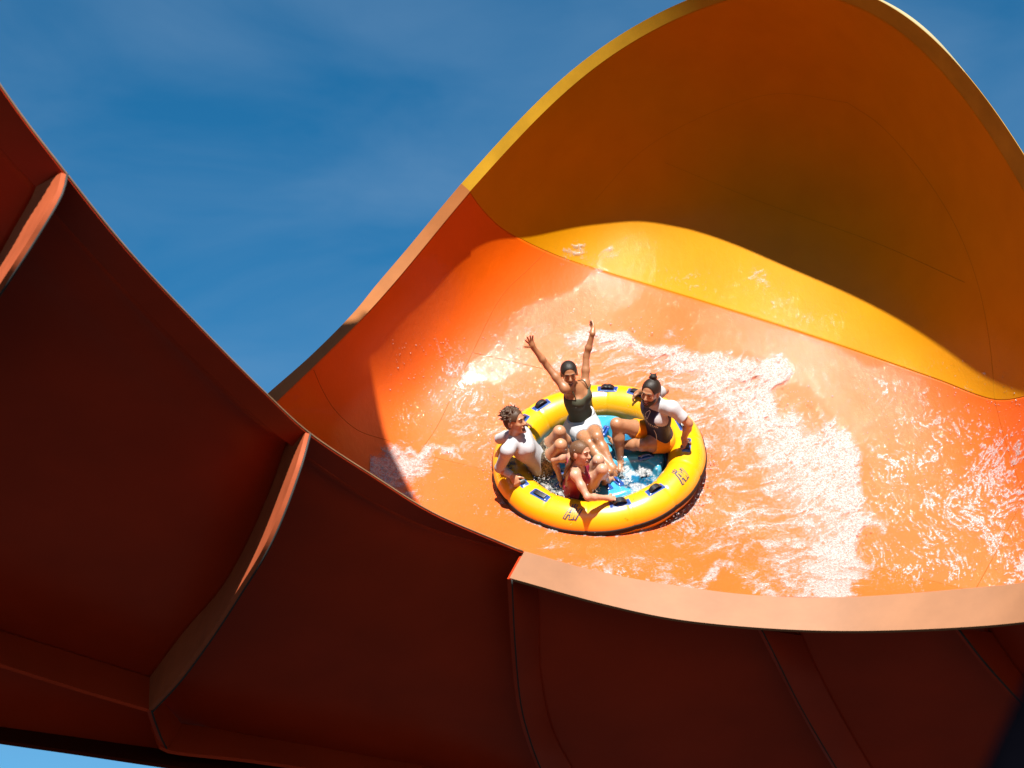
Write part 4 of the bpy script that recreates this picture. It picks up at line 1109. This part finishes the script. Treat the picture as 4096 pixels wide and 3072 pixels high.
# ================================================================== WATER: foam, spray, puddle
def segdist(px, py, line):
    """signed-ish distance to a polyline: distance, side (+ = left of travel), fraction"""
    best = np.full(np.shape(px), 1e9); side = np.zeros(np.shape(px)); fr = np.zeros(np.shape(px)); n = len(line) - 1
    for i in range(n):
        x0, y0 = line[i][:2]; x1, y1 = line[i + 1][:2]; dx, dy = x1 - x0, y1 - y0
        t = np.clip(((px - x0) * dx + (py - y0) * dy) / (dx * dx + dy * dy), 0, 1)
        ex, ey = px - x0 - t * dx, py - y0 - t * dy; d = np.hypot(ex, ey); m = d < best
        best = np.where(m, d, best); side = np.where(m, np.sign(dx * ey - dy * ex), side); fr = np.where(m, i + t, fr)
    return best, side, fr
def foam_density(px, py):
    D = np.zeros(np.shape(px))
    # the long curved wake behind the raft: crisp outer edge, ragged inner side
    tr = [(2340,1290),(2560,1365),(2800,1440),(3010,1520),(3200,1630),(3330,1790),(3400,1980),(3400,2160),(3345,2310),(3345,2440)]
    wd = np.array([50, 110, 150, 190, 230, 270, 300, 300, 260, 170.])
    d, sd, fr = segdist(px, py, tr); w = np.interp(fr, np.arange(10), wd)
    inner = sd > 0
    D = np.where(inner, np.clip(1.0 - d / (w * 2.1), 0, 1) * 1.02, np.clip(1 - d / 75, 0, 1) * 1.0)
    D = np.maximum(D, blobmap(px, py, [(2900,1750,360,260,.56),(2950,2050,360,200,.52),(2500,1450,300,120,.52),(2150,1580,260,130,.40),(1900,1650,200,200,.40),(3100,2200,300,120,.62),
        (2550,2250,300,60,.50),(2850,2310,300,60,.66),(3120,2360,240,70,.85),(2230,2190,140,60,.42),
        (2640,1360,60,40,.52),(2740,1320,60,36,.56),(3020,1190,70,60,.46),(2360,990,60,60,.44),(2420,1010,60,50,.36),(3080,1250,90,50,.36)]))
    l2 = [(1520,2080),(1590,1930),(1680,1810),(1760,1690)]
    d, sd, fr = segdist(px, py, l2); D = np.maximum(D, np.clip(1 - d / np.interp(fr, [0, 1, 2, 3], [110, 120, 105, 60]), 0, 1) * .98)
    return D
gx, gy = np.meshgrid(np.arange(1480, 4130, 3.2), np.arange(940, 2450, 3.2), indexing='ij')
wa = fbm(gx / 210., gy / 210., 3) - .5; wb = fbm(gx / 210. + 50, gy / 210. + 90, 3) - .5
wc = fbm(gx / 60., gy / 60. + 33, 3) - .5
D = foam_density(gx + wa * 330 + wc * 110, gy + wb * 300 + wc * 60)
dh = depth_h(gx, gy, H(gx, gy)); q = np.stack([(gx - 2048) * K * dh, -(gy - 1536) * K * dh, -dh], -1) - OR
A_ = q @ E1; B_ = q @ E2
rr_ = np.hypot(A_, B_); D = np.maximum(D, .62 * np.exp(-((rr_ - 1.0) / .07) ** 2) * np.clip(.75 - B_, 0, 1))
# flow-stretched noise, domain warped
wx = fbm(A_ * 1.7 + 3, B_ * 1.7, 3) - .5; wy = fbm(A_ * 1.7 + 40, B_ * 1.7 + 9, 3) - .5
ca, sa = math.cos(.5), math.sin(.5); U_ = A_ * ca + B_ * sa + wx * .5; V_ = -A_ * sa + B_ * ca + wy * .5
n1 = fbm(U_ * 5.5 + 11, V_ * 10 + 7, 5, .65); n2 = fbm(U_ * 14, V_ * 22 + 3, 4, .6); rid = 1 - np.abs(2 * fbm(U_ * 5 + 70, V_ * 8 + 20, 4, .6) - 1)
nz_ = .36 * n1 + .44 * n2 + .20 * (1 - rid)
fo = D * .95 - (nz_ - .5) * 2.15 - .64
fo = np.where(D > .02, fo, -1)
cover = np.clip(fo / .75 + .5, 0, 1); cover = cover * cover * (3 - 2 * cover)
cover = np.maximum(cover, np.clip(D - .2, 0, .5) * (.45 + 1.1 * n2))
# sun glints on the running film, painted as ragged white flecks along the flow
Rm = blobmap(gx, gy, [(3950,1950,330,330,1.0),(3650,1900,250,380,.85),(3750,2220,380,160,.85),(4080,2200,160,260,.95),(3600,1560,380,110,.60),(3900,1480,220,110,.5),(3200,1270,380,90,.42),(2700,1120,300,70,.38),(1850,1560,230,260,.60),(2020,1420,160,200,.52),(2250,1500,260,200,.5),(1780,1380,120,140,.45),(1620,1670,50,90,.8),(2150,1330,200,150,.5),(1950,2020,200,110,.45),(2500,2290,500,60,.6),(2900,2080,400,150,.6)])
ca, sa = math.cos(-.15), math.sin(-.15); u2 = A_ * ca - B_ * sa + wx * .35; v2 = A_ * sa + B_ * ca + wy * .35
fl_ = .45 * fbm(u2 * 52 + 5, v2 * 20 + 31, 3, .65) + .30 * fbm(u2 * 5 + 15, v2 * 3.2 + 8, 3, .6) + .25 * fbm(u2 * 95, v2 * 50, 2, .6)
glint = np.clip((fl_ - (.650 - .16 * Rm)) / .05, 0, 1) * np.clip(Rm * 2.2 - .35, 0, 1)
cover = np.maximum(cover, glint * .95); fo = np.maximum(fo, glint * .08)
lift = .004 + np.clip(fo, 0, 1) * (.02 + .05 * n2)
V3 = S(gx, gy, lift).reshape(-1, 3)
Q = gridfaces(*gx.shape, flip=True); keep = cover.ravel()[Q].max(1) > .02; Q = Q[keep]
used = np.unique(Q); rm = np.full(len(V3), -1); rm[used] = np.arange(len(used))
m, nt, b = newmat('foam'); b.inputs['Base Color'].default_value = (*FOAM, 1); b.inputs['Roughness'].default_value = .5
b.inputs['Coat Weight'].default_value = .5; b.inputs['Coat Roughness'].default_value = .1
tc = nd(nt, 'ShaderNodeTexCoord'); at = nd(nt, 'ShaderNodeAttribute', attribute_name='cover')
n = nd(nt, 'ShaderNodeTexNoise', Scale=55.0, Detail=6.0, Roughness=.7, Distortion=.8); nt.links.new(tc.outputs['Object'], n.inputs['Vector'])
a1 = nd(nt, 'ShaderNodeMath', operation='MULTIPLY_ADD'); a1.inputs[1].default_value = 2.8; a1.inputs[2].default_value = -1.4; nt.links.new(n.outputs['Fac'], a1.inputs[0])
a2 = nd(nt, 'ShaderNodeMath', operation='ADD'); nt.links.new(at.outputs['Fac'], a2.inputs[0]); nt.links.new(a1.outputs[0], a2.inputs[1])
a3_ = nd(nt, 'ShaderNodeMapRange'); a3_.inputs['From Min'].default_value = .3; a3_.inputs['From Max'].default_value = 1.15; a3_.inputs['To Max'].default_value = .66
nt.links.new(a2.outputs[0], a3_.inputs['Value'])
nt.links.new(a3_.outputs['Result'], b.inputs['Alpha'])
bp = nd(nt, 'ShaderNodeBump', Strength=.5, Distance=.02); nt.links.new(n.outputs['Fac'], bp.inputs['Height']); nt.links.new(bp.outputs['Normal'], b.inputs['Normal']); nt.links.new(bp.outputs['Normal'], b.inputs['Coat Normal'])
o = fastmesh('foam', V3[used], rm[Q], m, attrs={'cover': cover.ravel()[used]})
tag(o, 'white churned foam and painted sun glints across the wet orange slide behind the raft', 'foam', kind='stuff')

# spray: many little drops
def drops(name, pts, rad, m, label):
    ico = bmesh.new(); bmesh.ops.create_icosphere(ico, subdivisions=1, radius=1); iv = np.array([v.co[:] for v in ico.verts]); fi = np.array([[v.index for v in f.verts] for f in ico.faces]); ico.free()
    st = 1 + rng.random((len(pts), 1, 3)) * .7
    V = (pts[:, None, :] + iv[None] * rad[:, None, None] * st).reshape(-1, 3)
    Fc = (fi[None] + (np.arange(len(pts)) * len(iv))[:, None, None]).reshape(-1, 3)
    o = fastmesh(name, V, Fc, m); tag(o, label, 'water drops', kind='stuff'); return o
M_DROP, nt, b = newmat('water_drop'); b.inputs['Base Color'].default_value = (.34, .35, .37, 1); b.inputs['Roughness'].default_value = .08; b.inputs['Alpha'].default_value = .55; b.inputs['Coat Weight'].default_value = 1
P_ = []; R_ = []
def spray(x, y, h, n, sx, sy, sh, r0, r1):
    for i in range(n):
        px_, py_ = zx(x + rng.normal() * sx, y + rng.normal() * sy); P_.append(PH(px_, py_, max(.06, h + abs(rng.normal()) * sh))); R_.append(r0 + (r1 - r0) * rng.random() ** 3)
spray(460, 1150, .20, 230, 45, 40, .10, .0015, .006); spray(620, 1260, .22, 200, 60, 22, .06, .0015, .006); spray(545, 1200, .2, 160, 60, 35, .05, .0015, .005)
spray(1010, 1080, .25, 70, 26, 34, .10, .0015, .005); spray(920, 1030, .5, 60, 60, 80, .15, .002, .006); spray(840, 1250, .3, 50, 20, 18, .06, .002, .006); spray(1080, 1240, .3, 80, 60, 25, .1, .0015, .005)
spray(1200, 1150, .3, 50, 70, 50, .15, .002, .005); spray(760, 900, .7, 60, 200, 160, .2, .0015, .004)
drops('spray', np.array(P_), np.array(R_), M_DROP, 'bright water drops splashing up inside the raft around the riders')
P_ = []; R_ = []
for k in range(700):
    u = rng.random(); tr = [(2340,1290),(2560,1365),(2800,1440),(3010,1520),(3200,1630),(3330,1790),(3400,1980),(3400,2160),(3345,2310)]
    c_ = crv(tr, 60)[int(u * 59)]; px_, py_ = c_ + rng.normal(size=2) * np.array([55, 50]) + np.array([10, -10])
    P_.append(S(px_, py_, .01 + abs(rng.normal()) * .06)); R_.append(.002 + .005 * rng.random() ** 3)
for k in range(700):
    px_ = rng.uniform(3450, 4090); py_ = rng.uniform(1550, 2320); P_.append(S(px_, py_, .004)); R_.append(.002 + .004 * rng.random() ** 3)
for k in range(900):
    t_ = rng.uniform(0, 2 * math.pi); r_ = 1.02 + abs(rng.normal()) * .07; P_.append(raft(r_ * math.cos(t_), r_ * math.sin(t_), .02 + abs(rng.normal()) * .06)); R_.append(.002 + .006 * rng.random() ** 3)
for k in range(500):
    px_ = rng.uniform(1560, 2100); py_ = rng.uniform(1350, 2000); P_.append(S(px_, py_, .004)); R_.append(.002 + .003 * rng.random() ** 3)
drops('spray', np.array(P_).reshape(-1, 3), np.array(R_), M_DROP, 'bright water drops thrown up along the foam trail on the slide')

# churned water lying in the raft
ga, gb = np.meshgrid(np.linspace(-.66, .62, 170), np.linspace(-.66, .15, 110), indexing='ij')
den = np.maximum.reduce([np.exp(-(((ga - x) / rx) ** 2 + ((gb - y) / ry) ** 2)) * v for x, y, rx, ry, v in ((-.44, -.22, .17, .20, 1.0), (-.40, -.46, .13, .12, .9), (-.12, -.55, .14, .08, .8), (.30, -.50, .14, .09, .75), (.30, -.30, .16, .12, .55), (-.55, -.05, .08, .12, .8))])
nn_ = fbm(ga * 13 + 3, gb * 13 + 8, 5, .65)
cv = np.clip((den * .9 - (nn_ - .5) * 2.4 - .42) / .5 + .5, 0, 1) * (ga ** 2 + gb ** 2 < .655 ** 2)
hh_ = .20 + .05 * den * nn_ + .03 * fbm(ga * 30, gb * 30, 3)
vv_ = (OR + ga[..., None] * E1 + gb[..., None] * E2 + hh_[..., None] * N_).reshape(-1, 3)
Q = gridfaces(*ga.shape); Q = Q[cv.ravel()[Q].max(1) > .03]; used2 = np.unique(Q); rm = np.full(len(vv_), -1); rm[used2] = np.arange(len(used2))
o = fastmesh('froth', vv_[used2], rm[Q], m, attrs={'cover': cv.ravel()[used2]})
tag(o, 'white froth splashing in the blue bottom of the raft', 'foam', kind='stuff')

# out-of-focus dark post right beside the camera
pp = np.array([P(4480, 2380, 2.2), P(4340, 2700, 2.15), P(4210, 2990, 2.1), P(4100, 3240, 2.05), P(3970, 3500, 2.0)])
o = tube('handrail', crv(pp, 30) if False else pp, np.array([.055, .055, .055, .055, .055]), mat('navy_paint', (.0008, .0008, .0015), .95, .0, noise=.2, nscale=30), None, 20)
tag(o, 'dark navy rail out of focus in the bottom right corner', 'rail')
